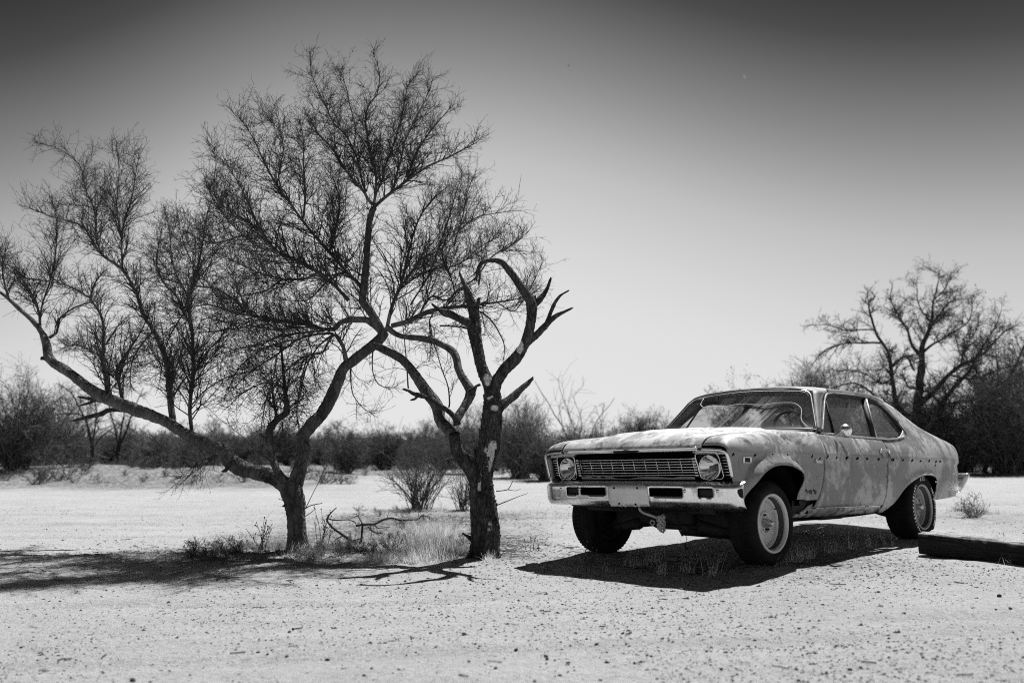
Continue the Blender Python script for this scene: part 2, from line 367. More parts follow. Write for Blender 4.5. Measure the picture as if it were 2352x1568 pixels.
MAT['litter'] = simple('dead_leaf_litter', 0.05, 0.16, 0.9, 0, 9)
def straw(name, lo, hi):
    t = NTree(name, 0.8, 0, 0.1); v = t.obj(); c = t.ramp(t.noise(v, 30, 4, 0.6), [(0.3, lo), (0.7, hi)]); t.col(c)
    tl = t.n('ShaderNodeBsdfTranslucent'); t.L(c, tl.inputs[0]); mx = t.n('ShaderNodeMixShader'); mx.inputs[0].default_value = 0.45   # dry blades let light through
    t.L(t.b.outputs[0], mx.inputs[1]); t.L(tl.outputs[0], mx.inputs[2]); t.L(mx.outputs[0], t.o.inputs[0]); return t.m
MAT['straw'] = straw('straw_grass', 0.50, 0.95); MAT['straw_grey'] = straw('grey_dry_grass', 0.16, 0.38)
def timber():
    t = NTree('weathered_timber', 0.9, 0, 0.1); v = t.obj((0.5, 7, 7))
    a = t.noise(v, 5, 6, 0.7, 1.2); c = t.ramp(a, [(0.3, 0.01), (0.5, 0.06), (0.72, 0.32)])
    zt = t.xyz(t.obj())[2]; up = t.ramp(t.math('ADD', zt, t.math('MULTIPLY', t.noise(t.obj((2, 9, 9)), 3, 4, .6), .05)), [(0.178, 0.0), (0.192, 1.0)])   # weathered top painted sunlit-pale, sides painted shade-dark
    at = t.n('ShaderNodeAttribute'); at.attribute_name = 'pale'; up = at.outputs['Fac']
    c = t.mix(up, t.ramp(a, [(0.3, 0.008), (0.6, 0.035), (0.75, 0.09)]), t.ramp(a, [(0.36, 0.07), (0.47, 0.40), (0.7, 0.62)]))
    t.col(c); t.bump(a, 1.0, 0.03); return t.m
MAT['timber'] = timber()
def sand():
    t = NTree('desert_ground', 0.95, 0, 0.1); v = t.obj()
    big = t.noise(v, 0.35, 4, 0.6); mid = t.noise(t.obj((0.7, 2.2, 1)), 1.3, 6, 0.65); fine = t.noise(v, 30, 6, 0.75); gr = t.noise(v, 150, 3, 0.7)
    c = t.ramp(mid, [(0.3, 0.37), (0.7, 0.445)])
    c = t.math('MULTIPLY', c, t.ramp(big, [(0.3, 0.94), (0.7, 1.05)]))
    c = t.math('MULTIPLY', c, t.ramp(fine, [(0.28, 0.62), (0.5, 1.0), (0.75, 1.14)]))
    c = t.math('MULTIPLY', c, t.ramp(gr, [(0.30, 0.55), (0.5, 1.0), (0.7, 1.18)]))
    sp = t.voro(v, 38); sel = t.noise(v, 1.6, 4, 0.6)                 # coarse dark grit scattered in drifts
    g = t.math('MULTIPLY', t.ramp(sp, [(0.10, 1.0), (0.17, 0.0)]), t.ramp(sel, [(0.42, 0.05), (0.58, 0.95)]))
    c = t.mix(g, c, 0.06)
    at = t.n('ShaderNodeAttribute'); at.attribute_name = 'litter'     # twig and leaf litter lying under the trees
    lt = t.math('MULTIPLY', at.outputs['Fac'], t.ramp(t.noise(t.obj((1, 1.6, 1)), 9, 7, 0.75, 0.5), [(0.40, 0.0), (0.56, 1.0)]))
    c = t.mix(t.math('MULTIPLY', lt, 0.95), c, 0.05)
    t.col(c)
    t.bump(t.math('ADD', t.math('MULTIPLY', fine, 0.6), t.math('ADD', t.math('MULTIPLY', gr, 0.25), t.math('MULTIPLY', mid, 1.2))), 1.0, 0.03); return t.m
MAT['sand'] = sand()

# ------------------------------------------------------------ ground
def hz(x, y):
    x = np.asarray(x, float); y = np.asarray(y, float)
    near = 1 - sstep(14, 28, y)
    z = -0.12 * (1 - np.exp(-np.maximum(0, 2 - x) / 3)) * near
    z = z + 0.07 * np.exp(-((x - 4.6) / 1.3) ** 2 - ((y - 6.3) / .7) ** 2)
    z = z + 0.05 * np.exp(-((y - 8.3 - 0.15 * (x + 1)) / .45) ** 2) * sstep(-5, -3, x) * (1 - sstep(-.2, .3, x))
    P = np.stack([x, y, np.zeros_like(x)], -1)
    z = z + 0.020 * vnoise(P, 0.55) + 0.012 * vnoise(P + 9, 1.7) + 0.0055 * vnoise(P + 4, 5.0) + 0.003 * vnoise(P + 14, 12.0)
    z = z + .26 * np.exp(-((y - 27.5) / 3.2) ** 2) * sstep(-3, -9, x) * (1 + .7 * vnoise(P + 51, .45)); far = sstep(18, 30, y); z = z + far * 0.12 * (1 + vnoise(P + 31, 0.22)) * (1 - sstep(60, 120, y))
    trk = np.exp(-((y - 12.2 - .06 * x) / .16) ** 2) + np.exp(-((y - 13.9 - .06 * x) / .16) ** 2) + np.exp(-((y - 4.9 - .18 * (x - 3)) / .10) ** 2) * sstep(1.5, 2.5, x) + np.exp(-((y - 10.6 - .09 * x) / .10) ** 2) * (1 - sstep(-4.5, -3.2, x)) + .8 * np.exp(-((y - 4.2 - .05 * x) / .10) ** 2) + .8 * np.exp(-((y - 5.55 + .03 * x) / .08) ** 2) * (1 - sstep(-1, .5, x))
    for cx, cy in ((1.95, 6.6), (.74, 7.85), (4.0, 8.56)): z = z + .035 * np.exp(-((x - cx) ** 2 + (y - cy) ** 2) / .09)
    z = z + .008 * vnoise(np.stack([x * .5 - y * .15, y * 2.4, 0 * x], -1) + 3, 1.0) * (1 - sstep(14, 20, y))
    return z - 0.035 * trk
def axis(a, b, d, far, k):
    inner = np.arange(a, b + d, d); up, lo = [], []; s, p = d, inner[-1]
    while p < far: s *= k; p += s; up.append(p)
    s, p = d, inner[0]
    while p > -far: s *= k; p -= s; lo.append(p)
    return np.r_[lo[::-1], inner, up]
gx = axis(-6.5, 7.0, 0.036, 1600, 1.12); gy = np.r_[-800, -200, -50, -14, -5, -1, axis(0.8, 15.0, 0.036, 1800, 1.09)[np.searchsorted(axis(0.8, 15.0, 0.036, 1800, 1.09), 0.5):]]
GX, GY = np.meshgrid(gx, gy); GZ = hz(GX, GY)
idx = np.arange(GX.size).reshape(GX.shape)
ground = npmesh('ground', np.c_[GX.ravel(), GY.ravel(), GZ.ravel()], np.stack([idx[:-1, :-1], idx[:-1, 1:], idx[1:, 1:], idx[1:, :-1]], -1).reshape(-1, 4))
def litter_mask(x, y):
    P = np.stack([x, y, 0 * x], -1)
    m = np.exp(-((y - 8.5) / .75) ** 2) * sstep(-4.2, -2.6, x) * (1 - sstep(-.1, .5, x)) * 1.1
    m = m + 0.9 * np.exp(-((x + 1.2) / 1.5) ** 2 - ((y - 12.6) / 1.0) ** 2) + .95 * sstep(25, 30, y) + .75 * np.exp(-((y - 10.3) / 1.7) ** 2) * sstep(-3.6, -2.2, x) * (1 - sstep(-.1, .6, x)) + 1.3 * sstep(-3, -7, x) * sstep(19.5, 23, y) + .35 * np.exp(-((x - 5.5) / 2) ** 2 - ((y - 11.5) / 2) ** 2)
    m = m + 1.2 * np.exp(-((x - 1.7) / 1.1) ** 2 - ((y - 7.2) / .8) ** 2)  # litter under the car, painted darker to deepen its shadow
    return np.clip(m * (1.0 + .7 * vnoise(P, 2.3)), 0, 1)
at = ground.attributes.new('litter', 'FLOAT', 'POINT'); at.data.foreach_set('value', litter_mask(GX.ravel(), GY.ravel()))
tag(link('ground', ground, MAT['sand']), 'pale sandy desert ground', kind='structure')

# photograph position (2352 px wide) -> point in space
_c, _s = math.cos(R(PITCH)), math.sin(R(PITCH))
def ray(px, py):
    a = (px - 1176) / FPX; b = -(py - 784) / FPX
    return np.array([a, _c - b * _s, _s + b * _c])
def at_y(px, py, Y):
    d = ray(px, py); return np.array([0, 0, CAM_H]) + d * (Y / d[1])
def on_ground(px, py):
    d = ray(px, py); z = 0.0
    for _ in range(12):
        k = (z - CAM_H) / d[2]; p = d * k; z = float(hz(p[0], p[1]))
    return np.array([p[0], p[1], z])
# ------------------------------------------------------------ the old car (x forward, y to its left, z up)
car = empty('parked_car')
car.matrix_world = Matrix(((-0.7239, 0.6898, -0.0041, 1.4465), (-0.6897, -0.7236, 0.0256, 7.3069), (0.0147, 0.0213, 0.9997, 0.0098), (0, 0, 0, 1)))
tag(car, 'derelict two-door coupe with patchy faded paint parked on the sand', 'car')
CW = pchip([(.76, .818), (.4, .816), (0, .816), (-.7, .814), (-1.26, .804), (-1.97, .798), (-2.82, .79), (-3.4, .783), (-4.03, .775)])
YC = pchip([(.76, .900), (.6, .912), (.3, .92), (-.5, .92), (-1.5, .92), (-2.2, .922), (-2.8, .922), (-3.2, .912), (-3.5, .893), (-3.75, .855), (-3.95, .79), (-4.03, .72)])
LOWT = np.array([(0, 0), (.010, .003), (.020, .013), (.034, .019), (.06, .020), (.15, .015), (.28, .017), (.36, .026), (.41, .040), (.45, .064), (.50, .11), (.56, .18)])
def low_y(x, z):
    return YC(x)[..., 0] - np.interp(CW(x)[..., 0] - z, LOWT[:, 0], LOWT[:, 1])
FARCH = [(.576, .433), (.516, .523), (.468, .578), (.408, .653), (.322, .695), (.227, .722), (.113, .734), (-.003, .729), (-.119, .705), (-.196, .67), (-.231, .619), (-.240, .569), (-.231, .519), (-.215, .469)]
RARCH = [(-1.873, .309), (-2.014, .392), (-2.176, .495), (-2.372, .59), (-2.534, .632), (-2.695, .647), (-2.855, .636), (-2.948, .604), (-2.989, .558), (-2.988, .507), (-2.951, .457), (-2.925, .406)]
def smooth_line(p, n): 
    A = resample(np.c_[np.array(p), np.zeros(len(p))], n); return A[:, :2]
FA, RA = smooth_line(FARCH, 46), smooth_line(RARCH, 40)
def flare(x, z, arch, wd, amp, zmin):
    d = np.full(np.shape(x), 9.0)
    for a, b in zip(arch[:-1], arch[1:]):
        ab = b - a; t = np.clip(((x - a[0]) * ab[0] + (z - a[1]) * ab[1]) / (ab @ ab), 0, 1)
        d = np.minimum(d, np.hypot(x - a[0] - t * ab[0], z - a[1] - t * ab[1]))
    return amp * np.clip(1 - d / wd, 0, 1) ** 0.65 * sstep(zmin, zmin + .17, z)
def section(stations):
    """stations: x -> 5 control points (y, z) from the crease upward; returns lift(x, v), v = crease height + 0.5 t"""
    T = np.array([0, .25, .5, .75, 1.0]); f = pchip([(x, *np.array(c).ravel()) for x, c in stations])
    def lift(x, v, arch=None):
        x = np.asarray(x, float); v = np.asarray(v, float); zc = CW(x)[..., 0]
        y = low_y(x, v); z = v.copy(); up = v > zc; t = np.clip((v - zc) / .5, 0, 1)
        C = f(x).reshape(*x.shape, 5, 2); Y = C[..., 0]; Z = C[..., 1]
        k = np.clip((t * 4).astype(int), 0, 3); s = t * 4 - k
        def cr(A):                                                  # Catmull-Rom through the five points
            E = np.concatenate([2 * A[..., :1] - A[..., 1:2], A, 2 * A[..., -1:] - A[..., -2:-1]], -1)
            g = lambda o: np.take_along_axis(E, (k + o)[..., None], -1)[..., 0]
            p0, p1, p2, p3 = g(0), g(1), g(2), g(3)
            return .5 * (2 * p1 + (p2 - p0) * s + (2 * p0 - 5 * p1 + 4 * p2 - p3) * s * s + (3 * p1 - p0 - 3 * p2 + p3) * s ** 3)
        y = np.where(up, cr(Y), y); z = np.where(up, cr(Z), z)
        if arch is not None: y = y + np.where(up, 0, flare(x, v, *arch)) * (1 - sstep(-.02, 0, v - zc))
        return np.stack([x, y, z], -1)
    return lift
def pts(x, cz, *rest): return (x, [(float(YC(x)[0]), float(CW(x)[0]))] + list(rest))
fender_l = section([(.76, [(.90, .818), (.897, .838), (.87, .856), (.80, .866), (.70, .868)]),
    (.69, [(.904, .818), (.900, .866), (.868, .908), (.80, .926), (.705, .926)]),
    (.57, [(.913, .817), (.897, .878), (.862, .928), (.80, .951), (.705, .950)]),
    (.21, [(.92, .816), (.900, .890), (.864, .952), (.80, .985), (.705, .983)]),
    (-.30, [(.92, .815), (.899, .900), (.862, .970), (.80, 1.008), (.705, 1.012)]),
    (-.70, [(.92, .814), (.896, .905), (.860, .975), (.81, 1.006), (.705, 1.014)])])
door_l = section([(-.6, [(.92, .814), (.893, .900), (.858, .964), (.83, .992), (.785, .996)]),
    (-2.0, [(.92, .798), (.890, .890), (.858, .950), (.832, .974), (.785, .976)])])
quarter_l = section([(-1.80, [(.92, .800), (.889, .897), (.832, .974), (.735, 1.19), (.635, 1.395)]),
    (-2.3, [(.921, .797), (.889, .899), (.828, .985), (.735, 1.19), (.638, 1.39)]),
    (-2.6, [(.922, .793), (.890, .902), (.824, 1.005), (.738, 1.18), (.650, 1.345)]),
    (-2.9, [(.92, .789), (.885, .902), (.824, 1.015), (.75, 1.14), (.675, 1.235)]),
    (-3.2, [(.912, .786), (.890, .90), (.828, 1.010), (.768, 1.082), (.70, 1.125)]),
    (-3.5, [(.893, .782), (.872, .89), (.822, .984), (.772, 1.030), (.70, 1.052)]),
    (-3.8, [(.843, .777), (.836, .872), (.804, .950), (.755, .980), (.68, .992)]),
    (-3.95, [(.79, .775), (.786, .85), (.765, .915), (.73, .946), (.66, .958)]),
    (-4.03, [(.72, .775), (.715, .83), (.70, .885), (.67, .915), (.60, .925)])])
def carpanel(name, outline, lift, mat, out, both=True, **k):
    a = panel(name, outline, lift, mat, car, out, **k)
    if both: panel(name, outline, lift, mat, car, out, mirror=True, **k)
    return a
SEAM = [(-.685, .845), (-.680, .80), (-.665, .71), (-.635, .616), (-.577, .502), (-.539, .460)]
fo = [(.66, .436), (.672, .62), (.738, .812), (.748, .830), (.750, 1.318), (-.55, 1.314), (-.689, 1.314)] + SEAM + [(-.40, .458)] + [tuple(p) for p in FA[::-1]]
fend = carpanel('front_fender', fo, lambda x, v: fender_l(x, v, (FA, .082, .070, .50)), MAT['fender'], (0, 1, .2), step=.026, edge=.014)
do = [(-.694, 1.312)] + [(a - .009, b) for a, b in SEAM] + [(-.506, .394), (-1.2, .386), (-1.76, .379), (-1.785, .39), (-1.899, .795), (-1.912, .86), (-1.915, 1.296)]
door = carpanel('door', do, door_l, MAT['paint'], (0, 1, .2), step=.03, edge=.016)
tv = lambda x, t: float(CW(x)[0]) + .5 * t
qo = [(-1.80, .312), (-1.795, .379), (-1.909, .795), (-1.924, .86), (-1.93, tv(-1.93, .50)), (-2.1, tv(-2.1, .49)), (-2.30, tv(-2.3, .515)), (-2.44, tv(-2.44, .55)), (-2.525, tv(-2.525, .59)),
      (-2.575, tv(-2.57, .625)), (-2.535, tv(-2.53, .74)), (-2.47, tv(-2.47, .86)), (-2.40, tv(-2.4, .915)), (-2.31, tv(-2.31, .965)), (-2.20, tv(-2.2, .985)), (-2.20, tv(-2.2, 1.0)),
      (-2.6, tv(-2.6, 1)), (-3.2, tv(-3.2, 1)), (-3.8, tv(-3.8, 1)), (-4.02, tv(-4.02, 1)), (-4.025, .80), (-3.99, .74), (-3.90, .65), (-3.75, .52), (-3.62, .425), (-3.3, .41), (-2.925, .400)] + [tuple(p) for p in RA[::-1]]
quar = carpanel('quarter_panel', qo, lambda x, v: quarter_l(x, v, (RA, .045, .042, .50)), MAT['paint'], (0, 1, .2), step=.028, edge=.014)
carpanel('rocker_panel', [(-.33, .318), (-.43, .385), (-.50, .386), (-1.2, .378), (-1.79, .371), (-1.795, .310), (-1.0, .312)], lambda x, z: np.stack([x, low_y(x, z) - .012 - .03 * sstep(.345, .31, z), z], -1), MAT['paint'], (0, 1, 0), step=.02, thick=.02)
# rusted-out lower corner behind the front wheel
carpanel('rusted_fender_brace', [(-.225, .46), (-.53, .452), (-.50, .40), (-.42, .335), (-.25, .33)], lambda x, z: np.stack([x, low_y(x, z) - .045 + .012 * vnoise(np.stack([x, z, 0 * x], -1), 14), z], -1), MAT['grease'], (0, 1, 0), step=.016, thick=.004)
carpanel('fender_splash_plate', [(-.52, .43), (-.535, .40), (-.47, .35), (-.40, .335), (-.385, .35), (-.44, .41)], lambda x, z: np.stack([x, low_y(x, z) - .022, z], -1), MAT['liner'], (0, 1, 0), step=.016, thick=.003)

# hood, cowl
HZ = pchip([(.757, .862), (.751, .870), (.72, .905), (.686, .928), (.572, .951), (.395, .968), (.212, .983), (-.043, .999), (-.311, 1.013), (-.62, 1.022)])
def hood_l(x, y):
    ay = np.abs(y) / .70; k = sstep(.74, .45, x)
    z = HZ(x)[..., 0] + k * .034 * (1 - ay ** 2)
    wd = np.interp(x, [-.6, .7], [.46, .30]); z = z + k * .014 * sstep(wd + .035, wd - .02, np.abs(y))
    z = z + .006 * np.exp(-(y / .012) ** 2) * k + .0022 * vnoise(np.stack([x, y, 0 * x], -1), 4) * k
    return np.stack([x + .006 * (1 - ay ** 2) * sstep(.6, .75, x), y, z], -1)
hood = panel('hood', [(.757, -.683), (.757, .683), (-.50, .684), (-.53, .60), (-.475, .3), (-.455, 0), (-.475, -.3), (-.53, -.60), (-.50, -.684)], hood_l, MAT['hood'], car, (0, 0, 1), step=.021, thick=.012, edge=.010)
panel('cowl_panel', [(-.44, -.5), (-.43, 0), (-.44, .5), (-.50, .70), (-.55, .80), (-.80, .81), (-.72, .55), (-.66, .3), (-.64, 0), (-.66, -.3), (-.72, -.55), (-.80, -.81), (-.55, -.80), (-.50, -.70)],
      lambda x, y: np.stack([x, y, 1.002 + .018 * (1 - (y / .8) ** 2) + .10 * np.maximum(0, -.62 - x) * .5], -1), MAT['hood'], car, (0, 0, 1), step=.05, thick=.01)
def slab(poly, x0, x1, name, mat, parent):       # (y, z) outline extruded along x
    p = np.array(poly); n = len(p); V = np.r_[np.c_[np.full(n, x0), p], np.c_[np.full(n, x1), p]]
    bm = bmesh.new(); vs = [bm.verts.new(v) for v in V]
    bm.faces.new(vs[:n]); bm.faces.new(vs[n:][::-1])
    for i in range(n): bm.faces.new((vs[i], vs[n + i], vs[n + (i + 1) % n], vs[(i + 1) % n]))
    bmesh.ops.recalc_face_normals(bm, faces=bm.faces); me = bpy.data.meshes.new(name); bm.to_mesh(me); bm.free()
    return link(name, me, mat, parent)
def sweep(name, path, prof, mat, parent, up=(0, 0, 1), smooth=True):   # prof: closed list (side, up)
    P = np.asarray(path, float); T = norm(np.gradient(P, axis=0)); S = norm(np.cross(T, np.array(up))); U = np.cross(S, T)
    pr = np.asarray(prof); m = len(pr); V = P[:, None] + pr[:, 0][None, :, None] * S[:, None] + pr[:, 1][None, :, None] * U[:, None]
    ix = np.arange(len(P) * m).reshape(len(P), m); nx = np.roll(ix, -1, 1)
    F = np.stack([ix[:-1], nx[:-1], nx[1:], ix[1:]], -1).reshape(-1, 4)
    o = mk(name, V.reshape(-1, 3), [F], mat, parent, smooth)
    bm = bmesh.new(); bm.from_mesh(o.data); bm.verts.ensure_lookup_table()
    bm.faces.new([bm.verts[i] for i in ix[0]]); bm.faces.new([bm.verts[i] for i in ix[-1][::-1]])
    bmesh.ops.recalc_face_normals(bm, faces=bm.faces); bm.to_mesh(o.data); bm.free(); return o
mo = sweep('hood_molding', [(.752, y, .850 + .0 * y) for y in np.linspace(-.66, .66, 25)], [(-.012, -.017), (.010, -.017), (.014, -.002), (.010, .003), (.013, .006), (.006, .016), (-.012, .016)], MAT['bright'], hood)
em = slab([(-.118, .835), (-.125, .846), (-.118, .851), (-.03, .851), (0, .857), (.03, .851), (.118, .851), (.125, .846), (.118, .835), (0, .829)], .764, .778, 'hood_emblem', MAT['grease'], hood); bevel(em, .003)

# windscreen, roof, glasshouse
def ws(y, s):
    hw = .80 + (.635 - .80) * s; q = np.abs(y) / hw
    x = (-.645 - .125 * q ** 2.2) * (1 - s) + (-.985 - .085 * q ** 2.2) * s
    z = (1.030 + .006 * (1 - q ** 2)) * (1 - s) + (1.418 - .030 * q ** 2) * s
    return np.stack([x, y, z], -1)
wpoly = [(q * (.80 + (.635 - .80) * s), s) for q, s in [(-1, .02), (-.985, .5), (-.97, .86), (-.93, .95), (-.84, .985), (0, 1.0), (.84, .985), (.93, .95), (.97, .86), (.985, .5), (1, .02), (.97, 0), (0, 0), (-.97, 0)]]
scr = panel('windshield', wpoly, ws, MAT['screen'], car, (1, 0, .5), step=.05, thick=0)
wl = dense(wpoly, .03); wl = np.r_[wl, wl[:1]]
tr = sweep('windshield_trim', ws(wl[:, 0], wl[:, 1]) + np.array([.006, 0, .004]), [(-.013, -.006), (.013, -.006), (.013, .004), (.006, .009), (-.006, .009), (-.013, .004)], MAT['bright'], scr, up=(1, 0, .9))
RZ = pchip([(-1.00, 1.412), (-1.10, 1.430), (-1.3, 1.444), (-1.55, 1.452), (-2.1, 1.450), (-2.35, 1.430), (-2.6, 1.372), (-2.75, 1.31)])
def roof_l(x, y):
    a = np.abs(y) / .648; front = sstep(-1.12, -.98, x) 
    xx = x + front * (.0 + .07 * (1 - a ** 2.2)) - .07 * front
    zt = RZ(x)[..., 0]; z = zt + .028 * (1 - a ** 2) - (.055 * a ** 6) * (1 - .45 * front)
    return np.stack([xx, y, z], -1)
roof = panel('roof', [(-.985, -.60), (-.985, .60), (-1.06, .640), (-1.3, .645), (-2.2, .645), (-2.55, .64), (-2.62, .60), (-2.60, 0), (-2.62, -.60), (-2.55, -.64), (-2.2, -.645), (-1.3, -.645), (-1.06, -.640)], roof_l, MAT['roof'], car, (0, 0, 1), step=.04, thick=.02)
# side window outline (left), on the leaning side plane
WIN = np.array([(-.829, .814, 1.004), (-1.02, .738, 1.165), (-1.207, .665, 1.311), (-1.25, .652, 1.342), (-1.31, .643, 1.364), (-1.446, .634, 1.378), (-1.738, .632, 1.385), (-2.118, .633, 1.380), (-2.30, .642, 1.358), (-2.40, .655, 1.327), (-2.465, .676, 1.282), (-2.55, .745, 1.147), (-2.585, .785, 1.070), (-2.575, .80, 1.040), (-2.50, .810, 1.022), (-2.30, .823, .994), (-2.084, .830, .980), (-1.523, .825, .988)])
for sg in (1, -1):
    mir = np.array([1, sg, 1])
    def strip(name, A, B, mat, parent=car, thick=.012):
        A = np.asarray(A) * mir; B = np.asarray(B) * mir; n = len(A); i = np.arange(n - 1)
        o = mk(name, np.r_[A, B], [np.stack([i, i + 1, n + i + 1, n + i], 1)[:, ::(1 if sg < 0 else -1)]], mat, parent)
        m = o.modifiers.new('t', 'SOLIDIFY'); m.thickness = thick; m.offset = -1; return o
    s = np.linspace(0, 1, 14); we = ws(.995 * (.80 + (.635 - .80) * s), s) - np.array([.004, -.006, 0])
    wi = resample(WIN[:6], 14) + np.array([.016, .004, .006]) 
    mid = (we + wi) / 2 + np.array([.012, .022, .004])
    strip('windshield_pillar', np.r_[we], mid, MAT['roof']); strip('windshield_pillar', mid, wi, MAT['roof'])
    # header between the windows and the roof edge
    wt = resample(WIN[4:11], 20) + np.array([0, .006, .004]); rt = np.stack([wt[:, 0], np.full(20, .642), RZ(wt[:, 0])[:, 0] - .026], -1)
    rt[:, 1] = np.where(wt[:, 0] < -2.3, .648, .642); strip('roof_rail', wt, rt, MAT['roof'], thick=.006)
    gut = sweep('drip_rail', (resample(WIN[0:12], 60) + np.array([0, .012, .012])) * mir, [(-.008, -.007), (.008, -.007), (.008, .007), (-.008, .007)], MAT['paint'], roof)
    seal = sweep('window_seal', (resample(np.r_[WIN[0:14]], 60) + np.array([-.004, -.006, -.006])) * mir, [(-.014, -.016), (.014, -.016), (.014, .016), (-.014, .016)], MAT['rubber'], car)
    def pane(name, ids, mat='glass'):
        P = np.array(ids) * mir - np.array([0, .022 * sg, 0]); n = len(P)
        return mk(name, P, [np.arange(n)[None, ::(1 if sg < 0 else -1)]] if n == 4 else [np.array([[0, i, i + 1][::(1 if sg < 0 else -1)] for i in range(1, n - 1)])], MAT[mat], car, False)
    pane('vent_window', [WIN[0], WIN[2], (-1.261, .655, 1.336), (-1.062, .818, 1.0)])
    pane('door_window', [(-1.07, .818, 1.0), (-1.27, .654, 1.338), (-1.45, .634, 1.374), (-1.74, .632, 1.380), (-2.085, .648, 1.36), (-1.85, .826, .985)])
    pane('quarter_window', [(-1.87, .826, .982), (-2.11, .640, 1.372), (-2.30, .646, 1.352), (-2.46, .680, 1.275), (-2.575, .790, 1.05), (-2.3, .822, .996)])
    V, F = tube1(np.array([(-1.261, .650, 1.345), (-1.062, .812, .99)]) * mir, .011, 6); mk('vent_window_bar', V, F, MAT['black'], car)
    sweep('window_divider', np.array([(-2.10, .642, 1.375), (-1.975, .735, 1.18), (-1.856, .826, .985)]) * mir, [(-.012, -.010), (.012, -.010), (.012, .008), (-.012, .008)], MAT['dull'], car)
    sweep('window_divider_liner', np.array([(-2.10, .618, 1.375), (-1.975, .711, 1.18), (-1.856, .800, .985)]) * mir, [(-.022, -.010), (.022, -.010), (.022, .008), (-.022, .008)], MAT['black'], car)
    sweep('window_divider', np.array([(-2.065, .640, 1.375), (-1.94, .733, 1.18), (-1.82, .822, .985)]) * mir, [(-.02, -.012), (.02, -.012), (.02, .006), (-.02, .006)], MAT['rubber'], car)
    sweep('belt_molding', np.array([(-.80, .822, 1.003), (-1.2, .836, .997), (-1.523, .838, .989), (-2.084, .840, .981), (-2.30, .833, .994), (-2.5, .818, 1.018)]) * mir, [(-.008, -.008), (.008, -.008), (.006, .006), (-.006, .006)], MAT['dull'], car)
# back window, deck lid, tail
def bl(y, s):
    hw = .60 + .04 * s; q = np.abs(y) / hw; return np.stack([-2.62 - .70 * s - .05 * (1 - q * q), y, 1.375 - .305 * s + .012 * (1 - q * q)], -1)
panel('rear_window', [(-.60, .0), (.60, .0), (.64, 1), (-.64, 1)], bl, MAT['glass'], car, (-.5, 0, 1), step=.1, thick=0)
panel('deck_lid', [(-3.32, -.69), (-3.32, .69), (-3.5, .70), (-3.8, .68), (-3.97, .65), (-4.04, .58), (-4.06, 0), (-4.04, -.58), (-3.97, -.65), (-3.8, -.68), (-3.5, -.70)],
      lambda x, y: np.stack([x, y, np.interp(-x, [3.2, 3.32, 3.5, 3.8, 3.97, 4.06], [1.12, 1.085, 1.048, .989, .952, .915]) + .015 * (1 - (y / .7) ** 2)], -1), MAT['roof'], car, (0, 0, 1), step=.05)
panel('tail_panel', [(-.72, .775), (-.60, .925), (.60, .925), (.72, .775), (.70, .60), (-.70, .60)], lambda y, z: np.stack([-4.045 + .30 * np.maximum(0, .78 - z) - .02 * (1 - (y / .7) ** 2), y, z], -1), MAT['paint'], car, (-1, 0, 0), step=.06)
panel('tail_valance', [(-.78, .62), (.78, .62), (.80, .43), (-.80, .43)], lambda y, z: np.stack([-3.93 + 1.3 * np.maximum(0, .62 - z), y, z], -1), MAT['paint'], car, (-1, 0, 0), step=.08)
rb = [(-3.86, .885), (-3.93, .872), (-4.02, .82), (-4.09, .70), (-4.12, .45), (-4.13, 0)]
rbp = resample(np.array([(x, y, 0) for x, y in rb]), 18); rbp = np.r_[rbp, (rbp * np.array([1, -1, 1]))[::-1][1:]]
pf = [(0, .645), (.008, .655), (.02, .652), (.03, .63), (.022, .53), (.0, .46), (-.008, .47)]
nr = norm(np.cross(np.gradient(rbp, axis=0), np.array([0, 0, 1.])))
V = np.stack([rbp - nr * -(a) * np.array([1, 1, 0]) + np.array([1.25 * (.645 - z), 0, z]) for a, z in pf], 1); m_, k_ = V.shape[:2]
ii = np.arange(m_ * k_).reshape(m_, k_)
o = mk('rear_bumper', V.reshape(-1, 3), [np.stack([ii[:-1, :-1], ii[1:, :-1], ii[1:, 1:], ii[:-1, 1:]], -1).reshape(-1, 4)], MAT['chrome'], car); o.modifiers.new('t', 'SOLIDIFY').thickness = .004

# nose: grille, lamps, louvres
def xn(z): return .736 - (.84 - z) * .31                               # the raked face of the nose
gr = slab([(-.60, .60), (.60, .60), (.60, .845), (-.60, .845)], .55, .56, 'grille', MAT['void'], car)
for k in range(7):
    z = .780 - .0203 * k; wv = .57 - (0 if k else 0)
    yy = np.linspace(-wv, wv, 21); sag = .002 * np.sin(yy * 5 + k)
    V, F = tube1(np.c_[np.full(21, xn(z) - .028) + .003 * np.sin(yy * 9 + k * .3) * (k > 4), yy, z + sag * (k > 4)], .0038, 6); mk('grille_bar', V, F, MAT['bright'], gr)
for j in range(-5, 6):
    y = j * .1115 + .0
    V, F = tube1([(xn(.787) - .036, y, .783), (xn(.652) - .036, y, .650)], .0034, 5); mk('grille_divider', V, F, MAT['bright'], gr)
for sg in (1, -1):
    V, F = joinm([box((xn(.780 - .0203 * k) - .03, sg * .578, .780 - .0203 * k), (.018, .026, .011)) for k in range(7)]); mk('grille_end_clip', V, F, MAT['dull'], gr, False)
pan = panel('grille_apron', [(-.56, .628), (.56, .628), (.56, .648), (.44, .650), (.36, .640), (.2, .650), (.05, .646), (-.06, .632), (-.2, .636), (-.24, .650), (-.30, .646), (-.33, .636), (-.36, .648), (-.42, .640), (-.47, .650), (-.56, .648)], lambda y, z: np.stack([xn(z) - .012, y, z], -1), MAT['liner'], gr, (1, 0, 0), step=.02, thick=.003)
hp = slab([(-.86, .45), (.86, .45), (.85, .82), (.70, .85), (-.70, .85), (-.85, .82)], .535, .55, 'radiator_support', MAT['void'], car)
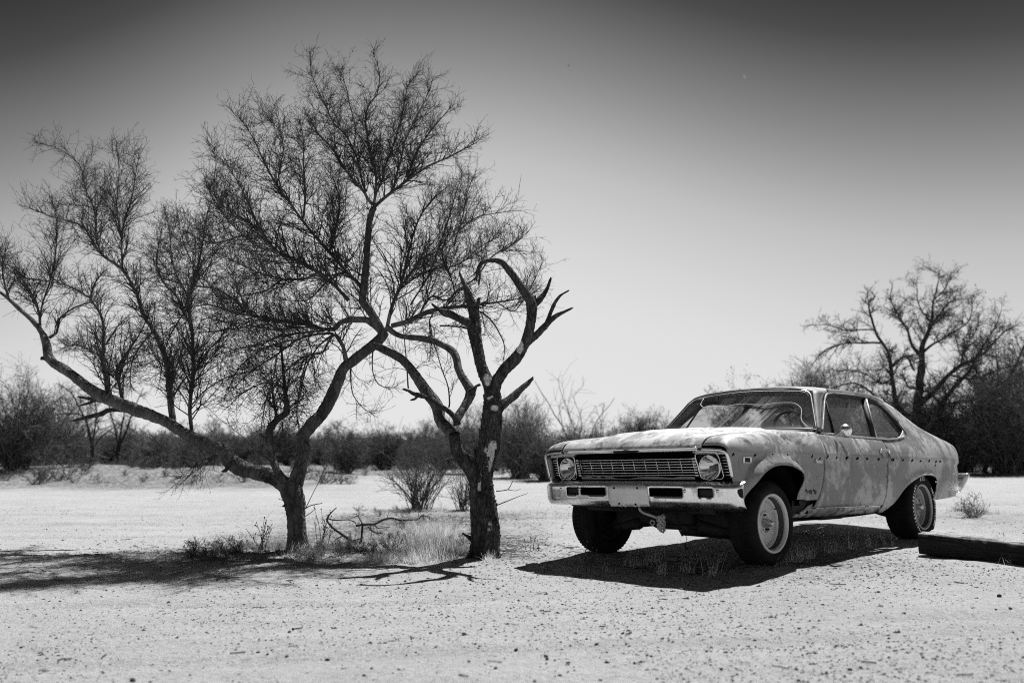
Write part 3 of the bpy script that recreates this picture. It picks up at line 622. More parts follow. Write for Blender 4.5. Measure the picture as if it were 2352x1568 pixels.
def ring(outer, inner, x, name, mat, parent, th=.012):
    return panel(name, outer, lambda y, z: np.stack([np.full(np.shape(y), 0.) + x(z), y, z], -1), mat, parent, (1, 0, 0), holes=[inner], step=.03, thick=th, edge=.012)
for sg in (1, -1):
    hl = empty('headlight'); hl.parent = car
    quad = [(.605, .632), (.80, .632), (.805, .72), (.788, .812), (.598, .816), (.592, .72)]
    q = np.array(dense([(.612, .626), (.808, .628), (.800, .816), (.592, .818)], .01))
    def rr(ins):
        o = []
        C = np.array([(.612 + ins, .626 + ins), (.812 - ins, .628 + ins), (.800 - ins, .816 - ins), (.594 + ins, .818 - ins)])
        for i in range(4):
            p, a, b = C[i], C[i - 1], C[(i + 1) % 4]; r = .035 - ins * .3
            u, v_ = (a - p) / np.linalg.norm(a - p), (b - p) / np.linalg.norm(b - p)
            for t in np.linspace(0, 1, 6): o.append(tuple(p + u * r * (1 - t) ** 2 + v_ * r * t ** 2))
        return [(y * sg, z) for y, z in o]
    circ = lambda r: [(sg * .700 + r * math.cos(a), .7155 + r * math.sin(a)) for a in np.linspace(0, 2 * np.pi, 40, endpoint=False)]
    ring(rr(.004), circ(.089), lambda z: xn(z) - .028, 'headlight_bezel', MAT['black'], hl)
    ring(rr(0), rr(.005), lambda z: xn(z) - .012, 'bezel_edge', MAT['bright'], hl, .018)
    xc = xn(.7155) - .022
    V, F = lathe([(.093, -.02), (.095, -.004), (.092, .004), (.087, .005), (.085, -.004), (.085, -.02)], 'x', 48, (xc, sg * .70, .7155)); mk('retaining_ring', V, F, MAT['bright'], hl)
    V, F = lathe([(r, .004 + .022 * (1 - (r / .086) ** 2)) for r in np.linspace(.0855, .0005, 12)], 'x', 48, (xc, sg * .70, .7155)); mk('lens', V, F, MAT['lamp_glass'], hl)
    V, F = lathe([(r, -.055 * (1 - (r / .086) ** 2) - .002) for r in np.linspace(.0855, .0005, 12)], 'x', 48, (xc, sg * .70, .7155)); mk('reflector', V, F, MAT['mirror'], hl); V, F = tube1([(xc - .05, sg * .70, .7155), (xc - .012, sg * .70, .7155)], [.016, .012], 10); mk('bulb_shield', V, F, MAT['grease'], hl)
    lv = empty('side_louvre'); lv.parent = car
    panel('louvre_panel', [(sg * .800, .632), (sg * .888, .632), (sg * .882, .800), (sg * .792, .800)], lambda y, z: np.stack([xn(z) - .035 + 0 * y, y, z], -1), MAT['black'], lv, (1, 0, 0), step=.05, thick=.006)
    for k in range(7):
        z = .785 - .0207 * k; V, F = tube1([(xn(z) - .026, sg * (.803 + .001 * k), z), (xn(z) - .028, sg * (.880 + .001 * k), z)], .0036, 5); mk('louvre_bar', V, F, MAT['bright'], lv)
    # bright surround over and beside the lamps
    sweep('lamp_surround', resample(np.array([(.752, sg * .69, .846), (.752, sg * .80, .840), (.748, sg * .868, .832), (.740, sg * .888, .818), (.722, sg * .895, .76), (.686, sg * .896, .646)]), 30), [(-.006, -.015), (.010, -.013), (.012, .0), (.010, .014), (-.006, .015)], MAT['bright'], car, up=(1, 0, .25))
    panel('lamp_eyebrow', [(sg * .59, .820), (sg * .885, .805), (sg * .885, .832), (sg * .69, .845), (sg * .66, .850), (sg * .59, .850)], lambda y, z: np.stack([np.full(np.shape(y), .722), y, z], -1), MAT['dull' if sg > 0 else 'dull'], car, (1, 0, 0), step=.04, thick=.05)
# front bumper: pressed face with real openings
def bump_l(u, z):
    """u runs along the bar: straight to .80, then wraps"""
    au = np.abs(u); k = np.clip((au - .78) / .22, 0, 1.2); y = np.where(au < .78, au, .78 + .175 * np.sin(np.minimum(k, 1) * 1.45)); x = .752 - .012 * (au / .8) ** 2 - np.where(au < .78, 0, .105 * (1 - np.cos(k * 1.35)))
    x = x + np.interp(z, [.418, .425, .44, .47, .56, .582, .590, .600, .610, .616], [-.060, -.040, -.022, -.006, .004, .002, -.006, -.012, -.028, -.055])
    return np.stack([x, np.sign(u) * y, z], -1)
fb = empty('front_bumper'); fb.parent = car
hol = [rrect(a, b, .504, .565, .012) for a, b in ((.204, .506), (-.500, -.226), (.636, .764), (-.655, -.520))]
for h in hol[2:]: pass
bo = [(-.97, .43), (-.90, .418), (0, .422), (.90, .418), (1.0, .425), (1.01, .60), (1.0, .614), (0, .616), (-1.0, .614), (-1.01, .60), (-1.0, .50)]
panel('bumper_bar', bo, bump_l, MAT['chrome'], fb, (1, 0, 0), holes=hol, step=.022, thick=.004, edge=.011)
V, F = box((.60, 0, .53), (.02, 1.6, .19)); mk('bumper_backing', V, F, MAT['void'], fb, False)
plt = panel('plate_mount', [(-.205, .592), (.165, .592), (.190, .575), (.200, .50), (.205, .425), (-.165, .418), (-.185, .44), (-.195, .52)], lambda y, z: np.stack([.770 - .02 * sstep(.56, .595, z) - .012 * sstep(.14, .21, np.abs(y)) - .012 * sstep(.45, .418, z), y, z], -1), MAT['plate'], fb, (1, 0, 0), step=.02, thick=.012)
for y, z in ((-.125, .562), (.105, .563), (-.075, .443), (.085, .440)):
    V, F = lathe([(.0005, .004), (.007, .004), (.009, .0)], 'x', 10, (.770, y, z)); mk('plate_bolt', V, F, MAT['black'], plt)
for sg, a, b in ((1, .636, .764), (-1, .520, .655)):
    o = panel('marker_lamp', rrect(sg * (a + b) / 2 - .066, sg * (a + b) / 2 + .066, .503, .566, .01), lambda y, z: np.stack([.722 + .006 * np.cos((z - .535) * 40), y, z], -1), MAT['lens_dark'], fb, (1, 0, 0), step=.015, thick=.01)
for u in (-.72, -.505 - .0, .527, .80):
    p = bump_l(np.array([u]), np.array([.548]))[0]; V, F = lathe([(.0005, .009), (.008, .008), (.013, .003), (.014, -.002)], 'x', 14, tuple(p)); mk('bumper_bolt', V, F, MAT['bright'], fb)
o = panel('torn_sticker', [(.945, .56), (.985, .567), (.999, .565), (.999, .50), (.978, .498), (.955, .51), (.94, .538)], lambda u, z: bump_l(u, z) + np.array([.003, .003, 0]), MAT['grease'], fb, (1, 1, 0), step=.012, thick=0)

# small fittings on the flank
mk_y = lambda x, z: float(low_y(np.array([x]), np.array([z]))[0])
frm = panel('side_marker', rrect(.440, .543, .744, .791, .004), lambda x, z: np.stack([x, low_y(x, z) + .010, z], -1), MAT['bright'], fend, (0, 1, 0), holes=[rrect(.455, .528, .755, .781, .003)], step=.02, thick=.012)
panel('marker_lens', rrect(.455, .528, .755, .781, .003), lambda x, z: np.stack([x, low_y(x, z) + .004, z], -1), MAT['lens_dark'], fend, (0, 1, 0), step=.02, thick=.004)
HOLES = [(.673, .815), (.402, .815), (.161, .818), (-.062, .816), (-.454, .814), (-.60, .800), (-.715, .812), (-.879, .808), (-1.063, .806), (-1.26, .803), (-1.45, .801), (-1.68, .798), (-1.955, .799), (-1.99, .797), (-2.202, .797), (-2.412, .796), (-2.614, .791), (-2.823, .791), (-3.004, .787), (-3.02, .76), (-3.12, .785)]
for i, (x, z) in enumerate(HOLES):
    rx, rz = .013 + .006 * random.random(), .012 + .008 * random.random(); z -= .012
    base = quar if x < -1.92 else door if x < -.69 else fend
    n = 9; A = np.linspace(0, 2 * np.pi, n, endpoint=False); rj = 1 + .35 * RNG.uniform(-1, 1, n)
    X = np.r_[x, x + rx * rj * np.cos(A), x + rx * .8 * rj * np.cos(A)]; Z = np.r_[z, z + rz * rj * np.sin(A), z + rz * .8 * rj * np.sin(A)]
    Y = low_y(X, Z) + np.r_[.0015, np.full(n, -.003), np.full(n, .0025)]; k = np.arange(n); kn = (k + 1) % n
    mk('trim_clip_hole', np.stack([X, Y, Z], -1), [np.stack([1 + n + kn, 1 + n + k, np.zeros(n, int)], 1), np.stack([1 + k, 1 + n + k, 1 + n + kn, 1 + kn], 1)], MAT['void'], base)
for j, (x, z) in enumerate([(-.355, .532), (-.423, .520), (-.496, .524)]):
    n = 9; A = np.linspace(0, 2 * np.pi, n, endpoint=False); rj = 1 + .5 * RNG.uniform(-1, 1, n)
    X = np.r_[x, x + .026 * rj * np.cos(A)]; Z = np.r_[z, z + .018 * rj * np.sin(A) + .4 * .02 * np.cos(A)]; k = np.arange(n)
    mk('rust_hole', np.stack([X, low_y(X, Z) + .003, Z], -1), [np.stack([1 + (k + 1) % n, 1 + k, np.zeros(n, int)], 1)], MAT['rust'], fend)
def text(body, size, mat, parent, M4, ext=.003, name='lettering', shear=0.0):
    c = bpy.data.curves.new(name, 'FONT'); c.body = body; c.size = size; c.extrude = ext; c.shear = shear; c.align_x = 'CENTER'; c.align_y = 'CENTER'
    tmp = bpy.data.objects.new(name, c); COL.objects.link(tmp); bpy.context.view_layer.update()
    me = bpy.data.meshes.new_from_object(tmp.evaluated_get(bpy.context.evaluated_depsgraph_get())); me.name = name
    bpy.data.objects.remove(tmp); me.materials.clear(); o = link(name, me, mat, parent); o.matrix_local = M4; return o
yb = mk_y(-.573, .765) + .006
t = text('Nova', .052, MAT['bright'], fend, Matrix(((-1, 0, 0, -.573), (0, 0, 1, yb), (0, 1, 0, .765), (0, 0, 0, 1))), .004, 'fender_emblem', .15); t.scale = (1.0, .9, 1)
# door: mirror, handle remains, paint-stripped runs below them
mir_ = empty('door_mirror'); mir_.parent = car
c0 = np.array((-.925, .985, 1.022)); ax = norm(np.array((.62, .72, .05)))
prof = [(.0005, .034), (.022, .032), (.040, .022), (.050, .006), (.053, -.006), (.050, -.012), (.0005, -.012)]
V, F = lathe(prof, 'z', 32); b1 = norm(np.cross(ax, [0, 0, 1])); b2 = np.cross(b1, ax); V = V[:, :1] * b1 + V[:, 1:2] * b2 + V[:, 2:] * ax + c0
mk('mirror_shell', V, F, MAT['chrome'], mir_)
V, F = tube1(resample(np.array([(-.99, .868, .990), (-.975, .90, .998), (-.945, .94, 1.01), (-.93, .968, 1.018)]), 10), [.020, .013, .010, .010], 10); mk('mirror_arm', V, F, MAT['bright'], mir_)
def flank(x, t): return door_l(np.array([x]), np.array([tv(x, t)]))[0]
V, F = tube1(resample(np.array([flank(-1.742, .17) + (0, .004, .012), flank(-1.78, .185) + (0, .020, .010), flank(-1.90, .185) + (0, .020, .010)]), 8), .006, 6); hd = mk('door_handle', V, F, MAT['bright'], door)
for x in (-1.745, -1.925):
    V, F = box(flank(x, .16) + (0, .004, .0), (.03, .012, .03)); mk('handle_base', V, F, MAT['bright'] if x < -1.8 else MAT['dull'], door, False)
def run(name, x0, x1, t0, t1, mat, slant=0.0):
    o = panel(name, [(x0, tv(x0, t0)), (x1, tv(x1, t0)), (x1 + slant, tv(x1, t1)), (x0 + slant, tv(x0, t1))], lambda x, v: door_l(x, v) + np.array([0, .0018, .0008]), MAT[mat], door, (0, 1, .2), step=.02, thick=0); return o
run('rust_run', -1.085, -1.045, .0, .40, 'rust_stain', .03); run('rust_run', -1.765, -1.745, .0, .15, 'rust_stain', -.01); run('rust_run', -1.925 + .02, -1.865, .0, .15, 'rust_stain', -.0)

# wheels
def wheel(x, y, z, tr, tw, kind, sg, lettered=False):
    w_ = empty('wheel', (x, y, z)); w_.parent = car; w_.scale = (1, sg, 1)
    s0 = .213
    prof = [(s0 - .004, -.015), (s0 + .012, .004), (tr - .055, .018), (tr - .030, .012), (tr - .014, -.004), (tr - .004, -.022), (tr, -.05)]
    prof += [(tr, -tw + .05), (tr - .004, -tw + .022), (tr - .03, -tw - .010), (tr - .06, -tw - .014), (s0, -tw + .02)]
    V, F = lathe(prof, 'y', 72); ty = mk('tyre', V, F, MAT['tyre'], w_)
    V, F = joinm([box((tr * math.cos(a) * .999, -tw / 2 + off, tr * math.sin(a) * .999), (.022, tw * .17, .006), Matrix.Rotation(-a + R(90) + .25 * (1 if off > 0 else -1), 3, 'Y')) for i in range(56) for a in [i * 2 * np.pi / 56] for off in (-tw * .3, -tw * .1, tw * .1, tw * .3)])
    o = mk('tread_blocks', V, F, MAT['tyre'], w_, False); o['kind'] = 'stuff'
    if kind == 'front':
        rp = [(.216, -.010), (.217, .004), (.212, .008), (.205, .004), (.201, -.006), (.198, -.020), (.196, -.070), (.191, -.084), (.187, -.064), (.182, -.060), (.178, -.064), (.176, -.084), (.172, -.096), (.166, -.088), (.158, -.086), (.10, -.076), (.084, -.072), (.080, -.062), (.074, -.061), (.071, -.084), (.045, -.090), (.042, -.08), (.001, -.08)]
    else:
        rp = [(.216, -.010), (.217, .004), (.212, .008), (.205, .002), (.200, -.012), (.196, -.052), (.190, -.062), (.186, -.050), (.180, -.050), (.176, -.058), (.172, -.082), (.166, -.086)]
    kb = next(i for i, q_ in enumerate(rp) if q_[0] < .1965); shade_band = rp[kb - 1:kb + 2]      # barrel wall between lip and steps, its shade painted dark
    V, F = lathe(shade_band, 'y', 72); mk('rim_well', V, F, MAT['well_shade'], w_)
    V, F = joinm([lathe(rp[:kb], 'y', 72), lathe(rp[kb + 1:], 'y', 72)]); rm = mk('rim', V, F, MAT['rim'] if kind == 'front' else MAT['rim_slot'], w_)
    m = rm.modifiers.new('t', 'SOLIDIFY'); m.thickness = .004
    if kind == 'front':
        V, F = joinm([(v_ + np.array((.161 * math.cos(a), -.085, .161 * math.sin(a))), f_) for i in range(34) for a in [i * 2 * np.pi / 34] for v_, f_ in [lathe([(.0005, .007), (.0038, .006), (.0054, 0)], 'y', 6)]])
        o = mk('rim_rivets', V, F, MAT['white_letter'], w_); o['kind'] = 'stuff'  # white colour stands in for glints on the metal rivets
        V, F = lathe([(.0005, .022), (.016, .021), (.020, .014), (.024, .0), (.032, -.03), (.036, -.08)], 'y', 28, (0, -.018, 0)); mk('hub', V, F, MAT['dull'], w_)
        for i in range(5):
            a = R(18 + 72 * i); V, F = lathe([(.0005, .012), (.006, .012), (.0085, .004), (.0085, -.022)], 'y', 6, (.059 * math.cos(a), -.064, .059 * math.sin(a))); mk('lug_nut', V, F, MAT['grease'] if i % 2 else MAT['chrome'], w_, False)
        V, F = box((-.125, -.048, .10), (.010, .008, .012)); mk('valve_stem', V, F, MAT['black'], w_, False)
    else:
        P = lambda r, n: [(r * math.cos(a), r * math.sin(a)) for a in np.linspace(0, 2 * np.pi, n, endpoint=False)]
        def ov(i):
            a = i * 2 * np.pi / 10; c = np.array((math.cos(a), math.sin(a))); d = np.array((-c[1], c[0]))
            return [tuple(c * (.108 + .024 * math.cos(b)) + d * .016 * math.sin(b)) for b in np.linspace(0, 2 * np.pi, 14, endpoint=False)]
        dl = lambda u, v: np.stack([u, -.084 + .022 * sstep(.165, .10, np.hypot(u, v)) - .03 * sstep(.075, .06, np.hypot(u, v)), v], -1)
        panel('wheel_disc', P(.168, 60), dl, MAT['rim_slot'], w_, (0, 1, 0), holes=[ov(i) for i in range(10)], step=.02, thick=.006, edge=.008)
        V, F = lathe([(.0005, -.13), (.15, -.13)], 'y', 32); mk('brake_drum', V, F, MAT['void'], w_)
        V, F = lathe([(.0005, .0), (.022, -.001), (.028, -.012), (.03, -.07)], 'y', 24); mk('hub', V, F, MAT['dull'], w_)
        for i in range(5):
            a = R(36 + 72 * i); V, F = lathe([(.0005, -.058), (.006, -.058), (.009, -.064), (.009, -.10)], 'y', 6, (.052 * math.cos(a), 0, .052 * math.sin(a))); mk('lug_nut', V, F, MAT['chrome'], w_, False)
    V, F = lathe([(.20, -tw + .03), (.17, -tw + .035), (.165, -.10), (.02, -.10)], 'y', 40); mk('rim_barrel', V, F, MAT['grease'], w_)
    if lettered:
        def glyph(ch, ang, rad, size, nm='tyre_letter'):
            a = R(ang); ux, uz = math.cos(a), math.sin(a)          # radial; text up = radial, right = clockwise seen from outside
            rx, rz = -uz, ux                                        # seen from +y (outside) with x forward to the left: right = -x direction at the top
            M4 = Matrix(((rx, ux, 0, rad * ux), (0, 0, 1, .0172), (rz, uz, 0, rad * uz), (0, 0, 0, 1)))
            text(ch, size, MAT['white_letter'], w_, M4, .0012, nm)
        for i, ch in enumerate('60S'): glyph(ch, 79 + i * 9, .268, .050)
        for i in range(22):
            a = R(-58 - i * 0 - 0) ; ang = 118 + i * 3.0 if i < 11 else 0
        for k in range(16):
            for a0 in (-78 + k * 7.2 + 20, 139 + k * 5.6):
                a = R(a0); hgt = .020 + .003 * (k % 3); 
                V, F = box((0, 0, 0), (hgt, .0024, .011 + .005 * ((k * 7) % 3)))
                M3 = np.array([(math.cos(a), 0, -math.sin(a)), (0, 1, 0), (math.sin(a), 0, math.cos(a))])
                if 62 < (a0 % 360) < 112: continue
                mk('tyre_letter', V @ M3.T + np.array((.266 * math.cos(a), .0165, .266 * math.sin(a))), F, MAT['white_letter'], w_, False)
    return w_
wheel(.14, .88, .302, .308, .20, 'front', 1); wheel(.14, -.88, .302, .312, .21, 'front', -1)
wheel(-2.70, .87, .341, .325, .24, 'rear', 1, True); wheel(-2.70, -.87, .341, .325, .24, 'rear', -1)

# underside, arches, cabin
for sg in (1, -1):
    for cx, cz, r in ((.16, .36, .43), (-2.66, .30, .455)):
        a0 = (.14 if cx > 0 else .28); a = np.linspace(a0, np.pi - a0, 24); X = cx + r * np.cos(a); Z = cz + r * np.sin(a)
        A = np.stack([X, np.full(24, sg * .885), Z], -1); B = np.stack([X, np.full(24, sg * .46), Z], -1); i = np.arange(23)
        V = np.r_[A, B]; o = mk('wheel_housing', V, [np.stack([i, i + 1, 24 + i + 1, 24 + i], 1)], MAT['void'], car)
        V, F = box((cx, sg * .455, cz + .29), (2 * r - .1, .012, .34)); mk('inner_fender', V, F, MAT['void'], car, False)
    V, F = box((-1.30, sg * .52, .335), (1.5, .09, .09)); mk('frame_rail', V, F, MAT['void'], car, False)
    V, F = joinm([tube1([(.24, sg * .30, .26), (.18, sg * .60, .22), (.14, sg * .76, .22)], [.05, .035, .03], 8, 8), tube1([(-.02, sg * .30, .26), (.10, sg * .66, .22)], .03, 8)]); mk('control_arm', V, F, MAT['grease'], car)
    V, F = tube1([(.14, sg * .68, .20), (.16, sg * .54, .33), (.16, sg * .50, .46)], [.035, .03, .05], 10, 8); mk('spring_strut', V, F, MAT['grease'], car)
    V, F = lathe([(.0005, .0), (.13, .0), (.13, -.05), (.0005, -.05)], 'y', 28, (.14, sg * .745, .302)); mk('brake_drum', V, F, MAT['grease'], car)
    V, F = tube1([(.10, sg * .20, .33), (-.6, sg * .22, .27), (-1.1, sg * .24, .26), (-2.2, sg * .34, .27), (-3.4, sg * .42, .32)], .028, 8, 20); mk('exhaust_pipe', V, F, MAT['grease'], car)
    V, F = tube1([(-2.1, sg * .56, .34), (-2.82, sg * .56, .24), (-3.5, sg * .56, .40)], .022, 6, 12); mk('leaf_spring', V, F, MAT['grease'], car)
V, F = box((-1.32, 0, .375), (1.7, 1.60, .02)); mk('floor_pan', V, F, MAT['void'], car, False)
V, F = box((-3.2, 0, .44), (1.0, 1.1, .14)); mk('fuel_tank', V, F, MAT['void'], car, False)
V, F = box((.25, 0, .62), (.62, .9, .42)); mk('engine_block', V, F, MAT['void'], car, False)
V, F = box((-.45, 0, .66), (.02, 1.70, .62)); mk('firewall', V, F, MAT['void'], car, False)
V, F = tube1([(-2.70, -.74, .34), (-2.70, -.15, .34), (-2.70, .15, .34), (-2.70, .74, .34)], [.04, .05, .05, .04], 10); mk('rear_axle', V, F, MAT['grease'], car)
V, F = lathe([(.0005, .14), (.08, .12), (.125, .04), (.13, 0), (.125, -.04), (.08, -.12), (.0005, -.14)], 'y', 20, (-2.70, 0, .34)); mk('differential', V, F, MAT['grease'], car)
V, F = box((-1.5, .45, .30), (.45, .20, .09)); o = mk('muffler', V, F, MAT['grease'], car, False); bevel(o, .03, 3)
# front crossmember: a pressed beam, sagging in the middle
cm = panel('front_crossmember', [(-.56, .42), (.56, .42), (.56, .27), (.46, .20), (.30, .235), (.14, .225), (-.12, .222), (-.22, .262), (-.40, .270), (-.50, .235), (-.56, .27)], lambda y, z: np.stack([.16 + .08 * np.cos((z - .3) * 9) - .03 * np.abs(y), y, z], -1), MAT['grease'], car, (1, 0, 0), step=.03, thick=.12)
V, F = tube1([(.50, -.62, .40), (.50, .62, .40)], .032, 8); mk('lower_radiator_rail', V, F, MAT['grease'], car)
panel('front_valance', [(-.86, .46), (.86, .46), (.84, .40), (.5, .385), (-.5, .385), (-.84, .40)], lambda y, z: np.stack([.62 - .08 * (y / .8) ** 2 + (z - .46) * .9, y, z], -1), MAT['grease'], car, (1, 0, 0), step=.05, thick=.004)
V, F = box((.10, .12, .33), (.40, .30, .14)); o = mk('oil_pan', V, F, MAT['grease'], car, False); bevel(o, .04, 3)
V, F = tube1([(.2, .10, .25), (-.1, .45, .20), (-.3, .60, .17)], [.07, .06, .05], 8, 8); mk('steering_link', V, F, MAT['grease'], car)
V, F = joinm([tube1([(.69, .055, .415), (.69, .07, .39), (.66, .18, .345), (.64, .21, .33)], .010, 8, 14)] + [tube1([(.64 + .026 * math.cos(a), .215 + .018 * math.sin(a) + q * .012, .352 - .11 * (i / 18) + .02 * math.sin(3 * a)) for i in range(19) for a in [i * 1.5 + q]], .0062, 6, 60) for q in range(3)] + [tube1([(.65, .15 + .02 * math.cos(a), .30 + .016 * math.sin(a)) for a in np.linspace(0, 6.2, 14)], .006, 6), tube1([(.64, .20, .335), (.65, .25, .34), (.65, .27, .352)], .008, 6)])
mk('tow_rope', V, F, MAT['rope'], car)
V, F = joinm([tube1([(.60, .36, .26), (.60, .39, .21)], .009, 6), tube1([(.60, .40, .225), (.60, .425, .20), (.60, .415, .15)], .0022, 4, 10), tube1([(.60, .413, .15), (.60, .415, .11)], .008, 6)]); mk('dangling_bracket', V, F, MAT['grease'], car)
dash = panel('dashboard', [(-.70, -.76), (-.68, 0), (-.70, .76), (-1.02, .77), (-1.02, -.77)], lambda x, y: np.stack([x, y, 1.02 - .10 * sstep(-.90, -1.02, x)], -1), MAT['vinyl'], car, (0, 0, 1), step=.08, thick=.05)
for sg in (1, -1):
    for x0, zt in ((-1.72, 1.06), (-2.45, 1.02)):
        o = slab(rrect(sg * .36 - .31, sg * .36 + .31, .50, zt, .07), x0 - .12, x0, 'seat_back', MAT['vinyl'], car); bevel(o, .03, 2); o.rotation_euler = (0, 0, 0)
    V, F = box((-1.40, sg * .36, .56), (.56, .62, .16)); o = mk('seat_cushion', V, F, MAT['vinyl'], car, False); bevel(o, .04, 3)
V, F = box((-2.15, 0, .52), (.5, 1.25, .14)); o = mk('rear_bench', V, F, MAT['vinyl'], car, False); bevel(o, .04, 3)
panel('parcel_shelf', [(-2.5, -.70), (-2.5, .70), (-3.3, .66), (-3.3, -.66)], lambda x, y: np.stack([x, y, .98 + 0 * x], -1), MAT['vinyl'], car, (0, 0, 1), step=.2, thick=.02)
sw = empty('steering_wheel', (-1.16, .39, 1.045)); sw.parent = car; sw.rotation_euler = (0, R(-62), 0)
V, F = tube1([(.19 * math.cos(a), .19 * math.sin(a), 0) for a in np.linspace(0, 2 * np.pi, 41)], .013, 8); mk('wheel_rim', V, F, MAT['black'], sw)
V, F = joinm([tube1([(.18 * math.cos(a), .18 * math.sin(a), 0), (0, 0, -.04)], .012, 6) for a in (R(0), R(120), R(240))]); mk('wheel_spoke', V, F, MAT['black'], sw)
V, F = tube1([(0, 0, -.02), (0, 0, -.38)], .025, 8); mk('steering_column', V, F, MAT['black'], sw)
WIRE = [(-.448, .93), (-.449, .80), (-.364, .66), (-.192, .635), (.033, .665), (.265, .62), (.412, .66), (.512, .66), (.608, .53), (.659, .22), (.743, .03)]
wp = resample(np.array([tuple(ws(np.array(y), np.array(s)) + np.array([.008, 0, .006])) for y, s in WIRE]), 50)
V, F = tube1(wp, .0034, 6); mk('loose_cable', V, F, MAT['cable'], car)
V, F = tube1(np.array([(-1.15, .60, 1.20), (-1.45, .55, 1.15), (-1.75, .56, 1.17), (-1.80, .58, 1.25), (-1.80, .6, 1.33)]), .006, 6, 24); mk('loose_cable', V, F, MAT['black'], car)
pp = panel('sheet', [(-.74, .30), (-.72, .60), (-.99, .66), (-.95, .28)], lambda x, y: np.stack([x, y, 1.034 + .035 * sstep(-.72, -1.0, x) + .02 * np.sin(y * 9)], -1), MAT['paper'], None, (0, 0, 1), step=.05, thick=0)
pp.name = 'paper_sheet'; pp.matrix_world = car.matrix_world.copy(); tag(pp, 'crumpled white paper lying on the dashboard behind the windshield', 'paper')
# ------------------------------------------------------------ growing wood
def limb3(p, D0, D1, n=None, jit=0.0, org=None):
    p = np.array(p, float); n = n or max(8, 4 * len(p)); k = np.r_[0, np.cumsum(np.linalg.norm(np.diff(p[:, :2], axis=0), axis=1))]; k /= k[-1]
    Dd = D0 + (D1 - D0) * k; P = np.array([at_y(a, b, d) for (a, b, _), d in zip(p, Dd)]); pr = p[:, 2] * (.66 + .34 * sstep(4, 10, p[:, 2])); rd = pr * Dd / FPX
    A = resample(np.c_[P, rd], n); A3 = A[:, :3].copy()
    if jit: A3[1:-1] += jit * np.stack([vnoise(A3 + s, 2.5) for s in (3, 17, 41)], -1)[1:-1]
    return A3, np.maximum(A[:, 3], .002)
def wood(P, rd, sides=18, rough=0.10, sub=4, knots=True, seed=0):
    """a thick limb with an uneven skin"""
    n = len(P) * sub; A = resample(np.c_[P, rd], n); P, rd = A[:, :3], A[:, 3]
    V, F = tubes(P[None], rd[None], sides); V = V.reshape(n, sides, 3); C = P[:, None]
    d = V - C; r = np.linalg.norm(d, axis=-1, keepdims=True); u = d / np.maximum(r, 1e-6)
    S = V + seed * 7.3
    nz = .55 * vnoise(S * np.array([1, 1, .45]), 9) + .5 * vnoise(S * np.array([1, 1, .3]), 24) + .35 * vnoise(S, 60)
    V = C + u * r * (1 + rough * nz[..., None]) ; flat = V.reshape(-1, 3); k = np.arange(sides); kn = (k + 1) % sides; e = (n - 1) * sides
    flat = np.r_[flat, P[:1], P[-1:]]; c0 = n * sides
    return flat, [F[0], np.stack([k, kn, np.full(sides, c0)], 1), np.stack([e + kn, e + k, np.full(sides, c0 + 1)], 1)]
def spawn(P, Rd, per_m, L, ang, n=6, up=0.0, curl=0.25, t0=0.1, t1=1.0, rmul=0.6, rmin=.0012, rmax=.02, taper=.35, zig=0.0, tipshort=0.5, rng=RNG, mx=None):
    """children of the polylines P (N,m,3), Rd (N,m)"""
    N, m, _ = P.shape; seg = np.linalg.norm(np.diff(P, axis=1), axis=2); ln = seg.sum(1) * (t1 - t0)
    cnt = rng.poisson(ln * per_m); tot = int(cnt.sum())
    if mx and tot > mx: cnt = rng.poisson(ln * per_m * mx / tot); tot = int(cnt.sum())
    if tot == 0: return np.zeros((0, n, 3)), np.zeros((0, n))
    pi = np.repeat(np.arange(N), cnt); t = t0 + (t1 - t0) * rng.random(tot); f = t * (m - 1); i = np.minimum(f.astype(int), m - 2); s = (f - i)[:, None]
    pos = P[pi, i] * (1 - s) + P[pi, i + 1] * s; T = norm(P[pi, i + 1] - P[pi, i]); r = Rd[pi, i] * (1 - s[:, 0]) + Rd[pi, i + 1] * s[:, 0]
    rv = norm(rng.normal(size=(tot, 3))); pr = norm(np.cross(T, rv)); a = R(1) * rng.uniform(ang[0], ang[1], tot)[:, None]
    d = norm(np.cos(a) * T + np.sin(a) * pr + np.array([0, 0, up]))
    le = rng.uniform(L[0], L[1], tot) * (1 - tipshort * t); st = le / (n - 1)
    out = np.zeros((tot, n, 3)); out[:, 0] = pos; bend = norm(rng.normal(size=(tot, 3))) * curl
    for j in range(1, n):
        z = zig * (1 if j % 2 else -1)
        d = norm(d + bend / (n - 1) + rng.normal(size=(tot, 3)) * curl * .35 + np.array([0, 0, up * .35]) / (n - 1) * 2 + z * pr)
        out[:, j] = out[:, j - 1] + d * st[:, None]
    r0 = np.clip(r * rmul, rmin, rmax); rd = r0[:, None] * np.linspace(1, taper, n)[None]
    return out, np.maximum(rd, rmin * .6)
def pad(Pl, n):
    return np.stack([resample(p, n) for p in Pl])
def add_pale(o, pts):
    """bare wood showing where bark fell off: (centre, half sizes) in the object's space"""
    me = o.data; V = np.zeros(len(me.vertices) * 3); me.vertices.foreach_get('co', V); V = V.reshape(-1, 3); m = np.zeros(len(V))
    for c, s in pts:
        e = np.linalg.norm((V - np.array(c)) / np.array(s), axis=1) + .22 * vnoise(V, 16) + .12 * vnoise(V, 45); m = np.maximum(m, 1 - sstep(.85, 1.0, e))
    a = me.attributes.new('pale', 'FLOAT', 'POINT'); a.data.foreach_set('value', m)
class Tree:
    def __init__(s, name, label, cat, base):
        s.b = np.array(base); s.o = empty(name, tuple(s.b)); tag(s.o, label, cat)
    def add(s, name, V, F, mat, smooth=True, kind=None, parent=None):
        o = mk(name, V - s.b, F, mat, parent or s.o, smooth)
        if kind: o['kind'] = kind
        return o

